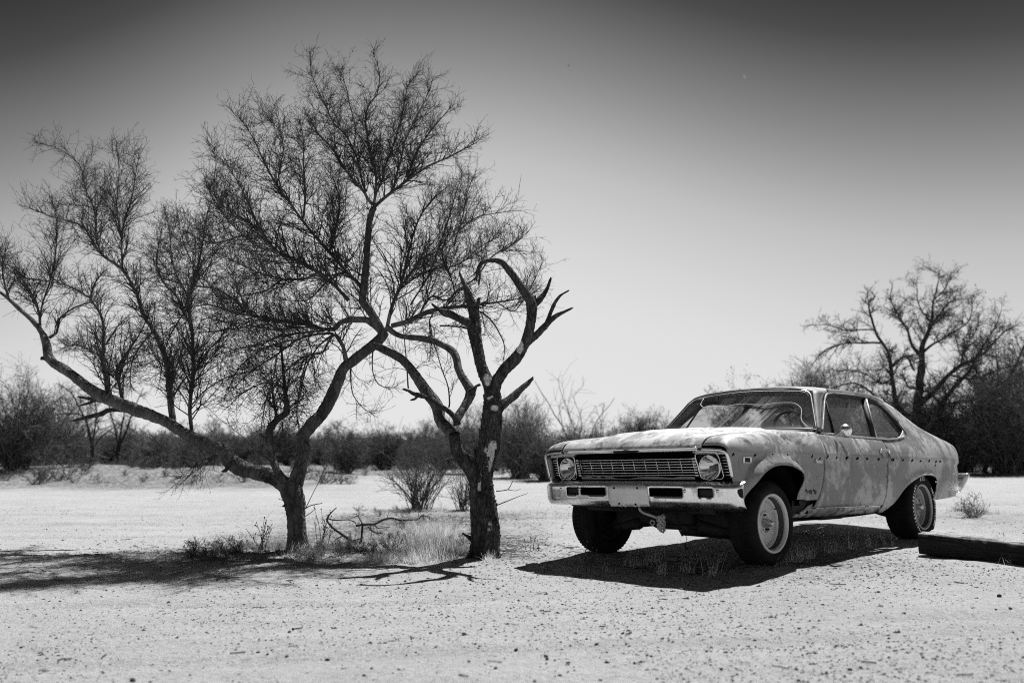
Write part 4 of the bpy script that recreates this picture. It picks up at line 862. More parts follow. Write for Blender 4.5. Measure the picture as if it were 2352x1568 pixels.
# ---- the living tree: leaning trunk, a long limb to the left, a fine bare crown
bA = on_ground(683, 1262); DA = bA[1]
tA = Tree('bare_desert_tree', 'large leafless tree with fine twiggy crown and long limb leaning left', 'tree', bA)
LA = {}
def lim(p, D0, D1, live=None, par='A', jit=.0): return dict(p=p, D=(D0, D1), live=live, jit=jit, par=par)
TRUNK_A = lim([(686, 1290, 46), (685, 1274, 33), (684, 1252, 25), (681, 1215, 22), (679, 1180, 22), (675, 1150, 23), (668, 1125, 24), (664, 1108, 20)], DA, DA)
LEFT = lim([(672, 1130, 19), (648, 1108, 17), (620, 1092, 16), (572, 1081, 16), (545, 1069, 18), (529, 1057, 17), (510, 1035, 14), (470, 1015, 13), (432, 1000, 13), (389, 972, 12), (324, 945, 13), (254, 919, 14), (210, 895, 12), (162, 857, 11), (113, 822, 10), (105, 784, 9), (92, 757, 7), (43, 708, 6), (0, 671, 5), (-60, 640, 3)], DA, DA + 2.0, (5, .55))
RIGHT = lim([(672, 1130, 18), (681, 1100, 17), (690, 1070, 15), (697, 1035, 15), (695, 1005, 15), (712, 980, 15), (740, 950, 14), (760, 912, 14), (775, 880, 13), (790, 845, 13), (810, 828, 13), (831, 813, 12), (853, 795, 12), (872, 780, 12), (882, 764, 13)], DA, DA + .6)
A_LIMBS = [
 lim([(655, 1100, 8), (642, 1086, 9), (624, 1048, 9), (617, 991, 9), (639, 962, 8), (659, 945, 8), (655, 904, 6), (650, 847, 5), (646, 790, 3)], DA - .33, DA - .2, (9, .5)),
 lim([(628, 985, 5), (633, 953, 5), (627, 919, 4), (622, 870, 2)], DA - .1, DA - .3, (9, .4)),
 lim([(440, 1000, 6), (437, 930, 6), (443, 870, 6), (440, 768, 5), (432, 692, 4), (455, 600, 3), (470, 520, 2), (482, 470, 1)], DA - .2, DA + .3, (10, .55)),
 lim([(438, 760, 4), (410, 690, 3), (378, 654, 3), (360, 590, 2), (372, 520, 1)], DA, DA + .5, (10, .5)),
 lim([(398, 975, 8), (394, 950, 8), (389, 892, 8), (383, 827, 7), (365, 785, 7), (351, 758, 6), (332, 730, 6), (308, 660, 5), (281, 619, 5), (232, 582, 4), (189, 519, 3), (124, 498, 2), (54, 471, 1)], DA - .3, DA - .9, (9, .5)),
 lim([(281, 619, 4), (279, 560, 3.5), (286, 509, 3), (302, 460, 2.5), (308, 433, 2), (318, 358, 1)], DA - .6, DA - .5, (9, .5)),
 lim([(232, 582, 3.5), (222, 540, 3), (224, 509, 3), (214, 470, 2.5), (200, 439, 2), (184, 379, 2), (150, 350, 1.5), (130, 341, 1.2), (81, 328, 1)], DA - .7, DA - .8, (9, .45)),
 lim([(279, 545, 3), (270, 470, 2), (274, 400, 1.5), (268, 330, 1)], DA - .6, DA - .2, (9, .45)),
 lim([(254, 919, 8), (246, 870, 7), (238, 822, 6), (238, 746, 5), (222, 705, 4), (208, 684, 4), (216, 654, 3), (240, 620, 1.5)], DA - .6, DA - .2, (9, .5)),
 lim([(208, 684, 3.5), (170, 660, 3), (130, 649, 2.5), (60, 640, 2), (32, 627, 1)], DA - .4, DA - 1.0, (9, .45)),
 lim([(284, 930, 6), (275, 880, 5), (270, 854, 5), (285, 820, 4), (302, 795, 3), (329, 746, 2), (350, 700, 1)], DA - .5, DA, (9, .5)),
 lim([(113, 776, 5), (130, 760, 4), (132, 741, 3.5), (155, 715, 3), (189, 698, 2), (230, 690, 1)], DA - .8, DA - .3, (9, .4)),
 lim([(92, 750, 5), (91, 725, 4), (80, 690, 4), (54, 649, 3), (32, 617, 2), (0, 600, 1), (-40, 560, 1)], DA - .8, DA - 1.2, (9, .5)),
 lim([(92, 735, 4), (97, 708, 3.5), (113, 654, 3), (120, 620, 3), (127, 579, 2.5), (130, 514, 1.5), (118, 450, 1)], DA - .8, DA - .4, (10, .5)),
 lim([(22, 690, 4), (8, 640, 3), (4, 600, 2), (20, 560, 1)], DA - .9, DA - .9, (9, .4)),
 # drooping limbs on the left of the fork
 lim([(880, 765, 9), (858, 745, 9), (838, 735, 8), (809, 735, 8), (784, 741, 7), (766, 757, 7), (744, 757, 6), (719, 748, 6), (672, 741, 5.5), (629, 734, 5), (600, 727, 5), (570, 718, 4.5), (534, 684, 4), (486, 660, 3), (432, 654, 2), (380, 640, 1)], DA + .3, DA - .7, (9, .5)),
 lim([(800, 838, 7), (793, 825, 7), (788, 800, 6), (778, 780, 6), (768, 768, 5), (748, 790, 4), (740, 805, 4), (705, 815, 3.5), (660, 850, 3), (620, 905, 2), (600, 940, 1)], DA + .1, DA - .8, (12, .5)),
 lim([(766, 766, 5), (730, 768, 4), (690, 778, 4), (660, 798, 3.5), (636, 815, 3), (600, 838, 2.5), (564, 863, 2), (530, 900, 1)], DA + .1, DA - .6, (12, .5)),
 lim([(745, 760, 4), (700, 765, 3), (650, 770, 3), (600, 790, 2.5), (550, 800, 2), (500, 815, 1)], DA + .2, DA + .9, (11, .5)),
 lim([(636, 815, 3), (630, 860, 2.5), (610, 930, 2), (600, 985, 1)], DA - .5, DA - .6, (11, .3)),
 lim([(806, 830, 3), (805, 870, 2.5), (808, 900, 2), (830, 935, 1.5), (860, 955, 1)], DA + .2, DA, (8, .25)),
 lim([(858, 800, 3), (856, 850, 2), (866, 880, 2), (896, 896, 1)], DA + .2, DA - .1, (6, .2)),
 lim([(520, 1040, 3), (480, 1052, 3), (455, 1060, 2.5), (440, 1085, 1.5), (428, 1100, 1)], DA - .1, DA - .5, (14, .18)),
 # leader and the crown above the fork
 lim([(882, 770, 11), (868, 745, 10), (850, 715, 10), (832, 690, 9), (836, 640, 9), (842, 586, 8), (845, 545, 8), (848, 514, 8), (859, 477, 8)], DA + .25, DA + .3, (6, .5)),
 lim([(859, 477, 6), (880, 458, 5.5), (917, 429, 5), (954, 399, 4.5), (985, 380, 3.5), (1028, 362, 3), (1060, 345, 2), (1095, 328, 1.2)], DA + .3, DA - .1, (12, .55)),
 lim([(935, 412, 4), (948, 370, 3.5), (962, 340, 3), (991, 298, 2.5), (1020, 265, 1.8), (1043, 239, 1)], DA + .3, DA + .6, (12, .5)),
 lim([(905, 432, 4), (909, 410, 4), (920, 370, 3.5), (932, 317, 3), (950, 280, 2.5), (975, 230, 1.8), (991, 187, 1)], DA + .3, DA, (12, .5)),
 lim([(859, 475, 5), (863, 447, 5), (865, 410, 4.5), (857, 373, 4), (845, 330, 3.5), (839, 269, 3), (850, 235, 2.5), (865, 217, 2), (872, 178, 1.5), (857, 122, 1)], DA + .3, DA + .5, (12, .45)),
 lim([(863, 447, 4), (878, 415, 3.5), (883, 391, 3.5), (897, 350, 3), (909, 313, 3), (924, 254, 2), (935, 200, 1.5), (958, 172, 1)], DA + .3, DA + .9, (12, .45)),
 lim([(857, 470, 6), (845, 455, 5), (839, 443, 5), (820, 421, 4.5), (790, 384, 4), (761, 336, 3.5), (731, 306, 3), (715, 280, 2), (701, 261, 1)], DA + .3, DA, (12, .5)),
 lim([(842, 440, 4), (835, 425, 4), (824, 373, 3.5), (805, 328, 3), (785, 300, 3), (768, 284, 2.5), (746, 239, 2), (727, 198, 2), (716, 170, 1.5), (712, 132, 1)], DA + .3, DA + .4, (12, .45)),
 lim([(812, 345, 3), (815, 300, 2), (805, 240, 2), (795, 200, 1.4), (778, 158, 1)], DA + .4, DA + .7, (10, .35)),
 lim([(838, 672, 6), (815, 645, 6), (800, 630, 5.5), (757, 581, 5), (725, 545, 5), (694, 507, 4.5), (665, 465, 4), (638, 429, 3.5), (612, 384, 3), (578, 313, 2), (541, 258, 1)], DA + .3, DA - .5, (12, .6)),
 lim([(694, 507, 4), (701, 460, 3.5), (701, 429, 3), (698, 380, 2.5), (697, 336, 2), (690, 284, 1)], DA - .1, DA + .3, (11, .5)),
 lim([(650, 445, 3), (640, 400, 2.5), (650, 350, 2), (640, 300, 1.5), (600, 262, 1)], DA - .3, DA + .1, (11, .45)),
 lim([(800, 690, 6), (765, 655, 5), (731, 626, 5), (679, 596, 4.5), (641, 581, 4), (601, 533, 3.5), (560, 447, 2.5), (519, 380, 1.5), (480, 340, 1)], DA + .2, DA - 1.0, (12, .6)),
 lim([(641, 581, 3.5), (600, 570, 3), (560, 540, 2.5), (520, 500, 2), (480, 440, 1)], DA - .6, DA - .9, (12, .55)),
 lim([(731, 626, 4), (700, 640, 3.5), (650, 640, 3), (590, 625, 2.5), (540, 600, 2), (500, 580, 1)], DA, DA + .8, (12, .6)),
 lim([(757, 581, 4), (770, 530, 3.5), (780, 480, 3), (770, 420, 2), (740, 370, 1)], DA + .1, DA + 1.0, (11, .55)),
 lim([(838, 640, 4), (800, 620, 3), (760, 640, 3), (700, 690, 2), (640, 690, 1)], DA + .2, DA + 1.1, (12, .6)),
 lim([(432, 690, 3), (402, 620, 2.5), (390, 550, 2), (380, 490, 1)], DA + .2, DA + .6, (9, .5)),
 lim([(486, 660, 3), (452, 620, 2.5), (425, 565, 2), (408, 500, 1)], DA - .6, DA - .4, (8, .55)),
 lim([(560, 540, 3), (520, 555, 2.5), (470, 555, 2), (425, 530, 1)], DA - .6, DA - .3, (8, .55)),
 lim([(601, 533, 3), (560, 505, 2.5), (505, 465, 2), (470, 410, 1)], DA - .4, DA - .1, (10, .5)),
 lim([(583, 725, 3), (530, 715, 2.5), (470, 700, 2), (420, 710, 1)], DA - .2, DA - .2, (13, .5)),
 lim([(650, 640, 3), (610, 670, 2.5), (560, 680, 2), (500, 690, 1)], DA + .4, DA + .5, (13, .5)),
 lim([(1043, 564, 2.5), (1060, 500, 2), (1075, 440, 1.5), (1090, 400, 1)], DA + .5, DA + .9, (11, .5)),
 lim([(917, 665, 3), (985, 620, 2.5), (1050, 610, 2), (1100, 570, 1.5), (1150, 540, 1)], DA + .3, DA + .7, (12, .5)),
 lim([(432, 705, 3), (410, 735, 2.5), (385, 780, 2), (372, 840, 1.5), (365, 880, 1)], DA + .1, DA - .2, (12, .45)),
 lim([(444, 860, 3), (475, 810, 2.5), (515, 765, 2), (545, 720, 1)], DA - .1, DA + .3, (11, .5)),
 lim([(440, 930, 3), (480, 890, 2.5), (540, 860, 2), (600, 850, 1)], DA - .1, DA - .4, (12, .45)),
 lim([(392, 920, 3), (425, 870, 2.5), (470, 840, 2), (500, 800, 1)], DA - .1, DA + .2, (12, .4)),
 lim([(652, 890, 3), (610, 880, 2.5), (560, 900, 2), (515, 940, 1)], DA - .2, DA - .5, (13, .35)),
 lim([(705, 815, 3), (692, 870, 2.5), (682, 940, 2), (690, 990, 1)], DA - .3, DA - .5, (13, .3)),
 lim([(766, 766, 4), (725, 800, 3), (700, 850, 2.5), (685, 920, 1.5), (668, 960, 1)], DA, DA - .4, (13, .33)),
 lim([(745, 757, 4), (690, 752, 3), (640, 758, 3), (590, 748, 2.5), (540, 740, 2), (490, 735, 1)], DA + .2, DA - .3, (12, .45)),
 lim([(690, 778, 3), (640, 790, 2.5), (590, 810, 2), (545, 850, 1.5), (520, 900, 1)], DA - .1, DA - .6, (13, .4)),
 lim([(600, 727, 3), (560, 750, 2.5), (510, 760, 2), (455, 765, 1)], DA - .1, DA + .4, (12, .45)),
 lim([(351, 758, 3), (320, 800, 2.5), (300, 850, 2), (300, 890, 1)], DA, DA + .3, (11, .4)),
 lim([(238, 822, 3), (200, 800, 2.5), (170, 790, 2), (140, 800, 1)], DA, DA + .5, (11, .4)),
]
bB = on_ground(1115, 1278); DB = bB[1]
B_LIMBS = [   # limbs of the second, dead-topped tree that still carry twigs
 lim([(1049, 962, 10), (1058, 945, 10), (1069, 925, 10), (1079, 899, 12), (1068, 878, 10), (1058, 860, 9), (1051, 842, 9), (1047, 820, 9), (1036, 803, 9), (1018, 792, 8), (989, 781, 8), (953, 775, 8), (925, 772, 7), (905, 764, 7), (889, 752, 8)], DB, DB + .8),
 lim([(1043, 1003, 13), (1028, 985, 13), (1011, 965, 13), (1004, 935, 14), (992, 915, 14), (979, 899, 14), (957, 868, 12), (935, 838, 10), (921, 823, 10), (907, 814, 10), (890, 806, 9), (868, 796, 9), (852, 790, 8)], DB, DB + .9),
 lim([(889, 752, 6), (896, 719, 6), (905, 690, 5.5), (917, 665, 5), (930, 620, 5), (943, 564, 4), (955, 520, 3.5), (973, 484, 3), (1000, 450, 2), (1028, 429, 1.2)], DB + .8, DB + 1.3, (11, .6)),
 lim([(900, 748, 7), (932, 740, 7), (961, 726, 7), (997, 712, 6.5), (1030, 707, 6), (1069, 703, 5), (1110, 698, 4), (1141, 694, 3.5), (1184, 687, 2.5), (1230, 670, 1)], DB + .8, DB + 1.4, (9, .5)),
 lim([(961, 726, 4), (975, 700, 4), (997, 680, 4), (1020, 690, 3), (1043, 672, 3), (1033, 629, 2.5), (1015, 582, 2), (1030, 530, 1)], DB + .9, DB + 1.3, (11, .55)),
 lim([(917, 665, 4), (950, 620, 4), (980, 589, 3.5), (1010, 574, 3), (1051, 533, 2.5), (1103, 496, 2), (1150, 488, 1.4), (1185, 484, 1)], DB + 1.0, DB + .6, (11, .6)),
 lim([(1043, 672, 3), (1090, 640, 3), (1130, 590, 2.5), (1180, 560, 2), (1215, 530, 1)], DB + 1.2, DB + 1.6, (10, .6)),
 lim([(1069, 703, 3.5), (1110, 720, 3), (1145, 760, 2.5), (1160, 800, 1.5), (1155, 840, 1)], DB + 1.1, DB + 1.2, (9, .35)),
 lim([(1141, 694, 2.5), (1180, 715, 2), (1195, 700, 2), (1225, 650, 1.5), (1245, 600, 1)], DB + 1.3, DB + 1.7, (9, .55)),
 lim([(943, 700, 3), (980, 640, 3), (1000, 590, 2.5), (1040, 470, 2), (1062, 400, 1)], DB + .9, DB + 1.8, (10, .6)),
 lim([(997, 712, 3), (985, 740, 2.5), (990, 790, 2), (985, 830, 1)], DB + .9, DB + .8, (9, .35)),
 lim([(938, 892, 3), (935, 850, 2.5), (930, 800, 2), (926, 760, 1.6), (915, 700, 1)], DB + .1, DB + .1, (8, .3)),
 lim([(1031, 935, 3), (1027, 890, 2.5), (1015, 850, 2), (1000, 800, 1.5), (985, 770, 1)], DB + .1, DB + .3, (9, .3)),
 lim([(1010, 748, 3), (1060, 752, 3), (1090, 770, 2), (1085, 800, 1)], DB + 1.0, DB + .9, (9, .35)),
]
def grow(tree, limbs, mat, woodm, pale_frac=0.0, seed=1):
    rng = np.random.default_rng(seed); thin, tr, dens, Ls = [], [], [], []
    for i, l in enumerate(limbs):
        lean = lambda d, x: d + .35 + 2.1 * sstep(640, 40, x) if l['par'] == 'A' and tree is tA else d
        P, rd = limb3(l['p'], lean(l['D'][0], l['p'][0][0]), lean(l['D'][1], l['p'][-1][0]), jit=.012); sd = 14 if rd.max() > .022 else 9
        V, F = wood(P, rd, sd, .12 if rd.max() > .02 else .08, 3 if rd.max() > .02 else 2, seed=i); o = tree.add('limb', V, F, woodm)
        if l['live']: thin.append(P); tr.append(rd); dens.append(l['live'][0]); Ls.append(l['live'][1])
    G = []
    for P, rd, dn, L in zip(thin, tr, dens, Ls):
        dn = dn * (1.0 + .35 * float(sstep(-1.9, -2.6, P[:, 0].mean()))); low = float(sstep(2.7, 2.2, P[:, 2].mean()))
        P1 = resample(np.c_[P, rd], 24); drp = L < .36
        a, ra = spawn(P1[None, :, :3], P1[None, :, 3], dn * 2.1, (L * .35, L * 1.5), (22, 58), 9, .34 if not drp else -.10, .32, .05, 1.0, .5, .0024, .007, .38, .05, .86, rng)
        b, rb_ = spawn(P1[None, :, :3], P1[None, :, 3], dn * (1.1 - .75 * low), (.22, .85), (38, 85), 9, .16 if not drp else -.15, .5, .08, .9, .4, .0019, .0042, .4, .05, .55, rng); a = np.concatenate([a, b]); ra = np.concatenate([ra, rb_])
        tip, rt = spawn(P1[None, -6:, :3], P1[None, -6:, 3], 22, (.06, .16), (8, 40), 8, .2, .3, .2, 1, .8, .0018, .004, .4, .05, .1, rng)
        G.append((np.concatenate([a[:, ::1], resample_many(tip, 9)]), np.concatenate([ra, resample_r(rt, 9)])))
    P1 = np.concatenate([g[0] for g in G]); R1 = np.concatenate([g[1] for g in G])
    P2, R2 = spawn(P1, R1, 20, (.10, .46), (25, 62), 7, .16, .34, .08, 1.0, .62, .0019, .0034, .45, .08, .72, rng)
    P3, R3 = spawn(P2, R2, 15, (.03, .15), (35, 70), 4, .10, .25, .1, 1.0, .75, .0016, .0025, .55, .06, .3, rng)
    T3, S3 = spawn(P1, R1, 9, (.03, .09), (40, 80), 4, .05, .3, .05, 1.0, .5, .0013, .0024, .55, .0, .2, rng)
    tree.add('branchlets', *tubes(P1, R1, 5), mat).__setitem__('kind', 'stuff')
    V, F = joinm([tubes(P2, R2, 4, False), tubes(P3, R3, 3, False), tubes(T3, S3, 3, False)]); tree.add('twigs', V, F, mat, kind='stuff')
def resample_many(P, n):
    if len(P) == 0: return np.zeros((0, n, 3))
    f = np.linspace(0, P.shape[1] - 1, n); i = np.minimum(f.astype(int), P.shape[1] - 2); s = (f - i)[None, :, None]
    return P[:, i] * (1 - s) + P[:, i + 1] * s
def resample_r(Rr, n): return resample_many(Rr[..., None], n)[..., 0] if len(Rr) else np.zeros((0, n))
P, rd = limb3(TRUNK_A['p'], *TRUNK_A['D']); V, F = wood(P, rd, 30, .15, 6, seed=2); trA = tA.add('trunk', V, F, MAT['bark_live'])
for l, sd in ((LEFT, 3), (RIGHT, 5)):
    P, rd = limb3(l['p'], *l['D'], n=60); V, F = wood(P, rd, 24, .17, 5, seed=sd); o = tA.add('main_limb', V, F, MAT['bark_live'])
for p in ([(540, 1060, 7), (528, 1066, 7), (515, 1081, 5), (509, 1082, 3)], [(600, 1090, 9), (622, 1105, 8), (635, 1112, 3)], [(235, 920, 7), (205, 915, 6), (178, 911, 3)], [(225, 915, 7), (205, 925, 5), (180, 932, 2)],
          [(340, 958, 8), (318, 952, 8), (281, 939, 8), (250, 942, 7), (232, 950, 7), (200, 958, 6), (180, 963, 5), (162, 968, 2)], [(112, 826, 6), (98, 822, 6), (94, 826, 3)], [(120, 832, 4), (116, 836, 4)], [(690, 1068, 5), (702, 1056, 4)], [(655, 1160, 5), (650, 1162, 3)]):
    P, rd = limb3(p, DA - .12 if p[0][0] > 400 else DA + 1.45, DA - .2 if p[0][0] > 400 else DA + 1.4); V, F = wood(P, rd, 10, .22, 3, seed=p[0][0]); tA.add('broken_stub', V, F, MAT['bark_dead'])
G = [limb3(p, DA - .1, DA - .25) for p in ([(700, 1168, 2.2), (715, 1160, 1.6), (740, 1155, 1.2)], [(703, 1165, 1.6), (715, 1140, 1.2), (735, 1100, 1), (745, 1075, .8)], [(702, 1185, 1.6), (712, 1178, 1.2), (725, 1168, 1)], [(655, 1150, 1.5), (640, 1145, 1)])]
for a, b in G: tA.add('sprout', *tube1(a, list(b), 5), MAT['twig'])
grow(tA, A_LIMBS, MAT['twig'], MAT['bark_live'], seed=11)

# ---- the second tree: dark flaking trunk, dead broken top
tB = Tree('dead_topped_tree', 'dark dead tree with broken curled limbs and a pale peeled strip on its trunk', 'tree', bB)
TRUNK_B = lim([(1112, 1292, 44), (1114, 1270, 35), (1115, 1240, 31), (1115, 1215, 31), (1112, 1180, 30), (1108, 1150, 28), (1104, 1128, 27), (1104, 1105, 26), (1110, 1068, 24), (1118, 1040, 25), (1123, 1015, 26), (1128, 978, 23), (1131, 950, 22), (1132, 925, 21), (1130, 903, 19)], DB, DB + .05)
P, rd = limb3(TRUNK_B['p'], *TRUNK_B['D'], n=60); V, F = wood(P, rd, 44, .17, 5, seed=9); trB = tB.add('trunk', V, F, MAT['bark_dead'])
pt = lambda x, y, d=-.1: at_y(x, y, DB + d) - bB
add_pale(trB, [(pt(1126, 1052), (.05, .12, .125)), (pt(1133, 1030), (.045, .12, .08)), (pt(1101, 1105), (.02, .12, .10)), (pt(1125, 1208), (.025, .12, .045)), (pt(1136, 935), (.05, .12, .035)), (pt(1122, 905), (.06, .12, .06))])
DEAD = [
 [(1103, 1120, 21), (1092, 1098, 19), (1080, 1078, 17), (1071, 1066, 17), (1060, 1050, 16), (1050, 1035, 15), (1045, 1015, 13), (1043, 996, 13)],
 [(1130, 912, 17), (1125, 890, 16), (1119, 873, 15), (1110, 852, 14), (1104, 834, 13), (1097, 798, 13), (1092, 775, 14), (1090, 755, 15), (1090, 727, 13), (1084, 705, 12), (1079, 687, 10), (1071, 665, 8), (1065, 651, 6), (1059, 636, 5), (1056, 628, 4)],
 [(1092, 755, 11), (1083, 745, 11), (1068, 738, 10), (1051, 730, 9), (1036, 722, 9), (1022, 718, 9), (1010, 712, 6), (993, 699, 4)],
 [(1092, 725, 9), (1096, 705, 7), (1098, 688, 4)],
 [(1134, 905, 14), (1141, 876, 13), (1150, 860, 13), (1162, 845, 13), (1180, 826, 13), (1195, 809, 13), (1206, 788, 12), (1213, 766, 12), (1218, 745, 12), (1220, 727, 12), (1221, 708, 13), (1219, 695, 12), (1208, 675, 10), (1198, 662, 10), (1186, 643, 9), (1173, 626, 9), (1162, 612, 8), (1151, 602, 8), (1135, 598, 7), (1119, 599, 6), (1108, 603, 6), (1101, 613, 6), (1097, 628, 5), (1093, 642, 3)],
 [(1101, 613, 5), (1094, 624, 4), (1086, 632, 2), (1080, 636, 1)], [(1100, 620, 5), (1102, 636, 4), (1099, 652, 2)],
 [(1222, 705, 9), (1232, 695, 9), (1249, 676, 7), (1258, 660, 6), (1265, 640, 4)], [(1222, 705, 7), (1224, 690, 7), (1227, 682, 6)],
 [(1206, 790, 10), (1220, 778, 10), (1235, 766, 9), (1249, 752, 9), (1260, 740, 8), (1275, 727, 7), (1296, 716, 5), (1312, 708, 3)],
 [(1254, 748, 7), (1260, 730, 6), (1270, 705, 6), (1278, 690, 5), (1288, 678, 4), (1305, 668, 1.5)],
 [(1138, 950, 12), (1148, 936, 11), (1160, 925, 10), (1172, 916, 9), (1184, 906, 9), (1200, 890, 8), (1212, 880, 7), (1220, 872, 3)],
 [(1050, 975, 9), (1047, 962, 8), (1035, 948, 7), (1022, 938, 6.5), (1011, 932, 6), (995, 920, 6), (980, 913, 6), (966, 908, 7), (950, 904, 6), (940, 898, 5), (928, 893, 2)],
 [(960, 909, 5), (952, 916, 4), (945, 919, 2)], [(1079, 903, 9), (1088, 896, 7), (1095, 886, 4), (1101, 884, 2)],
 [(1085, 1238, 8), (1072, 1230, 5), (1066, 1226, 2)],
]
for i, p in enumerate(DEAD):
    if i: p = p[:-1] + [(p[-1][0], p[-1][1], max(p[-1][2], .72 * p[-2][2]))]
    P, rd = limb3(p, DB + .02, DB + .02 + (-.25, .2, .1, .0, -.15)[i % 5] * (1 if len(p) > 4 else 0)); V, F = wood(P, rd, 24 if p[0][2] > 9 else 14, .22, 5, seed=i + 20)
    if i:                                                               # splintered end
        rs = np.random.default_rng(i); T = norm((P[-1] - P[-4])[None])[0]; r_ = rd[-3]; sp = []
        for _ in range(6):
            o0 = rs.normal(size=3) * r_ * .45; L = r_ * rs.uniform(.3, 1.5); sp.append(tube1([P[-4] + o0, P[-1] + o0 * .9, P[-1] + o0 + T * L * .6, P[-1] + o0 * 1.2 + T * L], [r_ * .5, r_ * .5, r_ * .42, r_ * .15], 5))
        V, F = joinm([(V, F)] + sp)
    o = tB.add('dead_limb' if i else 'left_bole', V, F, MAT['bark_dead'])
    if i in (1, 4): add_pale(o, [(at_y(1118, 866, DB - .1) - bB, (.05, .12, .08)), (at_y(1194, 795, DB - .1) - bB, (.03, .12, .07)), (at_y(1100, 815, DB - .1) - bB, (.02, .12, .05))])
# loose plates of bark on the lower trunk
rg = np.random.default_rng(5); PP, rr_ = limb3(TRUNK_B['p'], *TRUNK_B['D'], n=80); pl = []
for k in range(150):
    i = rg.integers(3, 66); a = rg.uniform(0, 2 * np.pi); c = PP[i]; u = np.array([math.cos(a), math.sin(a), 0]); tt = np.array([-u[1], u[0], 0]); hgt = rg.uniform(.015, .05); wdt = rg.uniform(.010, .026); r0 = rr_[i] * rg.uniform(.98, 1.04)
    if u[1] < 0 and 1000 < 0: continue
    lift = rg.uniform(.004, .016); q = [c + u * (r0 + lift * (1 if s2 > 0 else .1)) + tt * s1 * wdt * (1 if s2 else 1.2) + np.array([0, 0, s2 * hgt]) for s2 in (-1, 0, 1) for s1 in (-1, 1)]
    q2 = [v - u * .006 for v in q]; Vq = np.array(q + q2); pl.append((Vq, [np.array([[0, 1, 3, 2], [2, 3, 5, 4], [6, 8, 9, 7], [8, 10, 11, 9], [0, 2, 8, 6], [2, 4, 10, 8], [1, 7, 9, 3], [3, 9, 11, 5], [4, 5, 11, 10], [0, 6, 7, 1]])]))
V, F = joinm(pl); tB.add('bark_flakes', V, F, MAT['bark_dead'], False, kind='stuff')
grow(tB, B_LIMBS, MAT['twig'], MAT['bark_live'], seed=23)
G = [limb3(p, DB - .05, DB + .3) for p in ([(1140, 1160, 2.2), (1165, 1150, 1.8), (1190, 1140, 1.2), (1212, 1132, .8)], [(1138, 1128, 1.8), (1165, 1124, 1.6), (1180, 1100, 1.2), (1192, 1082, .8)], [(1165, 1124, 1.2), (1185, 1126, 1), (1196, 1122, .6)])]
for a, b in G: tB.add('sprout', *tube1(a, list(b), 5), MAT['twig'])
# ------------------------------------------------------------ shrubs and trees beyond the clearing
def bush_geo(h, spread, nst, seed, kind='thicket', tw=1.0, rs=1.0, dens=1.0, leaves=0):
    """bush of height h: returns (stems V,F), (twigs V,F), leaves or None"""
    rng = np.random.default_rng(seed); n = 9
    a = rng.uniform(0, 2 * np.pi, nst); lean = np.sqrt(rng.random(nst)) * spread; b = rng.normal(size=(nst, 2)) * .05 * h
    L = h * rng.uniform(.38, 1.0, nst) * (1 - .18 * (lean / max(spread, .01)) ** 2); P = np.zeros((nst, n, 3)); P[:, 0, :2] = b; P[:, 0, 2] = -.05
    d = norm(np.stack([np.cos(a) * lean, np.sin(a) * lean, np.ones(nst)], -1))
    for j in range(1, n):
        d = norm(d + rng.normal(size=(nst, 3)) * (.13 if kind != 'tree' else .18) + np.array([0, 0, .05 if kind != 'arch' else -.05])); P[:, j] = P[:, j - 1] + d * (L / (n - 1))[:, None]
    r0 = h * .0065 * rs * rng.uniform(.7, 1.3, nst); Rd = r0[:, None] * np.linspace(1, .3, n)
    P1, R1 = spawn(P, Rd, 7 * dens / max(h, .6), (.2 * h, .55 * h), (18, 60), 7, .22, .6, .12, 1, .6, .0015 * tw, .012, .4, .05, .4, rng)
    P2, R2 = spawn(P1, R1, 16 * dens / max(h, .6), (.07 * h, .24 * h), (25, 65), 5, .12, .6, .1, 1, .7, .0015 * tw, .006, .5, .05, .4, rng)
    P3, R3 = spawn(P2, R2, 6 * dens / max(h, .6), (.03 * h, .10 * h), (25, 65), 3, .12, .3, .1, 1, .8, .0014 * tw, .004, .6, .0, .3, rng) 
    tws = [tubes(P1, R1, 4, False), tubes(P2, R2, 3, False), tubes(P3, R3, 3, False)]; lf = None
    if leaves:
        src = np.concatenate([P2[:, -1], P2[:, -2], P3[:, -1]]); k = rng.integers(0, len(src), leaves); c = src[k] + rng.normal(size=(leaves, 3)) * .02 * h
        u = norm(rng.normal(size=(leaves, 3))); v = norm(np.cross(u, rng.normal(size=(leaves, 3)))); s = (rng.uniform(.006, .014, leaves) * h)[:, None]
        V = np.stack([c - u * s, c + v * s * .5, c + u * s, c - v * s * .5], 1).reshape(-1, 3); lf = (V, [np.arange(leaves * 4).reshape(-1, 4)])
    return tubes(P, Rd, 5), joinm(tws), lf
def plant(name, label, cat, px, py, top, spread, nst, seed, kind='thicket', mat='scrub', group=None, rz=0.0, **k):
    b = on_ground(px, py); h = (py - top) * b[1] / FPX; g = bush_geo(h, spread, nst, seed, kind, **k)
    o = empty(name, tuple(b), rz); tag(o, label, cat, group)
    mk('stems', *g[0], MAT[mat], o)['kind'] = 'stuff'; mk('twigs', *g[1], MAT[mat], o)['kind'] = 'stuff'
    if g[2]: mk('leaves', *g[2], MAT['leaf'], o, False)['kind'] = 'stuff'
    return o
S, T_ = 'shrub', 'tree'
plant('vase_shrub', 'vase-shaped leafless shrub fanning up just behind the dark peeled trunk, at the clearing edge', S, 962, 1168, 962, .75, 34, 31, mat='scrub', tw=1.6, rs=1.0, dens=1.1)
plant('vase_shrub', 'narrow dark-stemmed shrub directly behind the foot of the dead-topped tree', S, 1064, 1170, 1035, .42, 26, 32, mat='scrub', tw=1.6, rs=1.3, dens=.9)
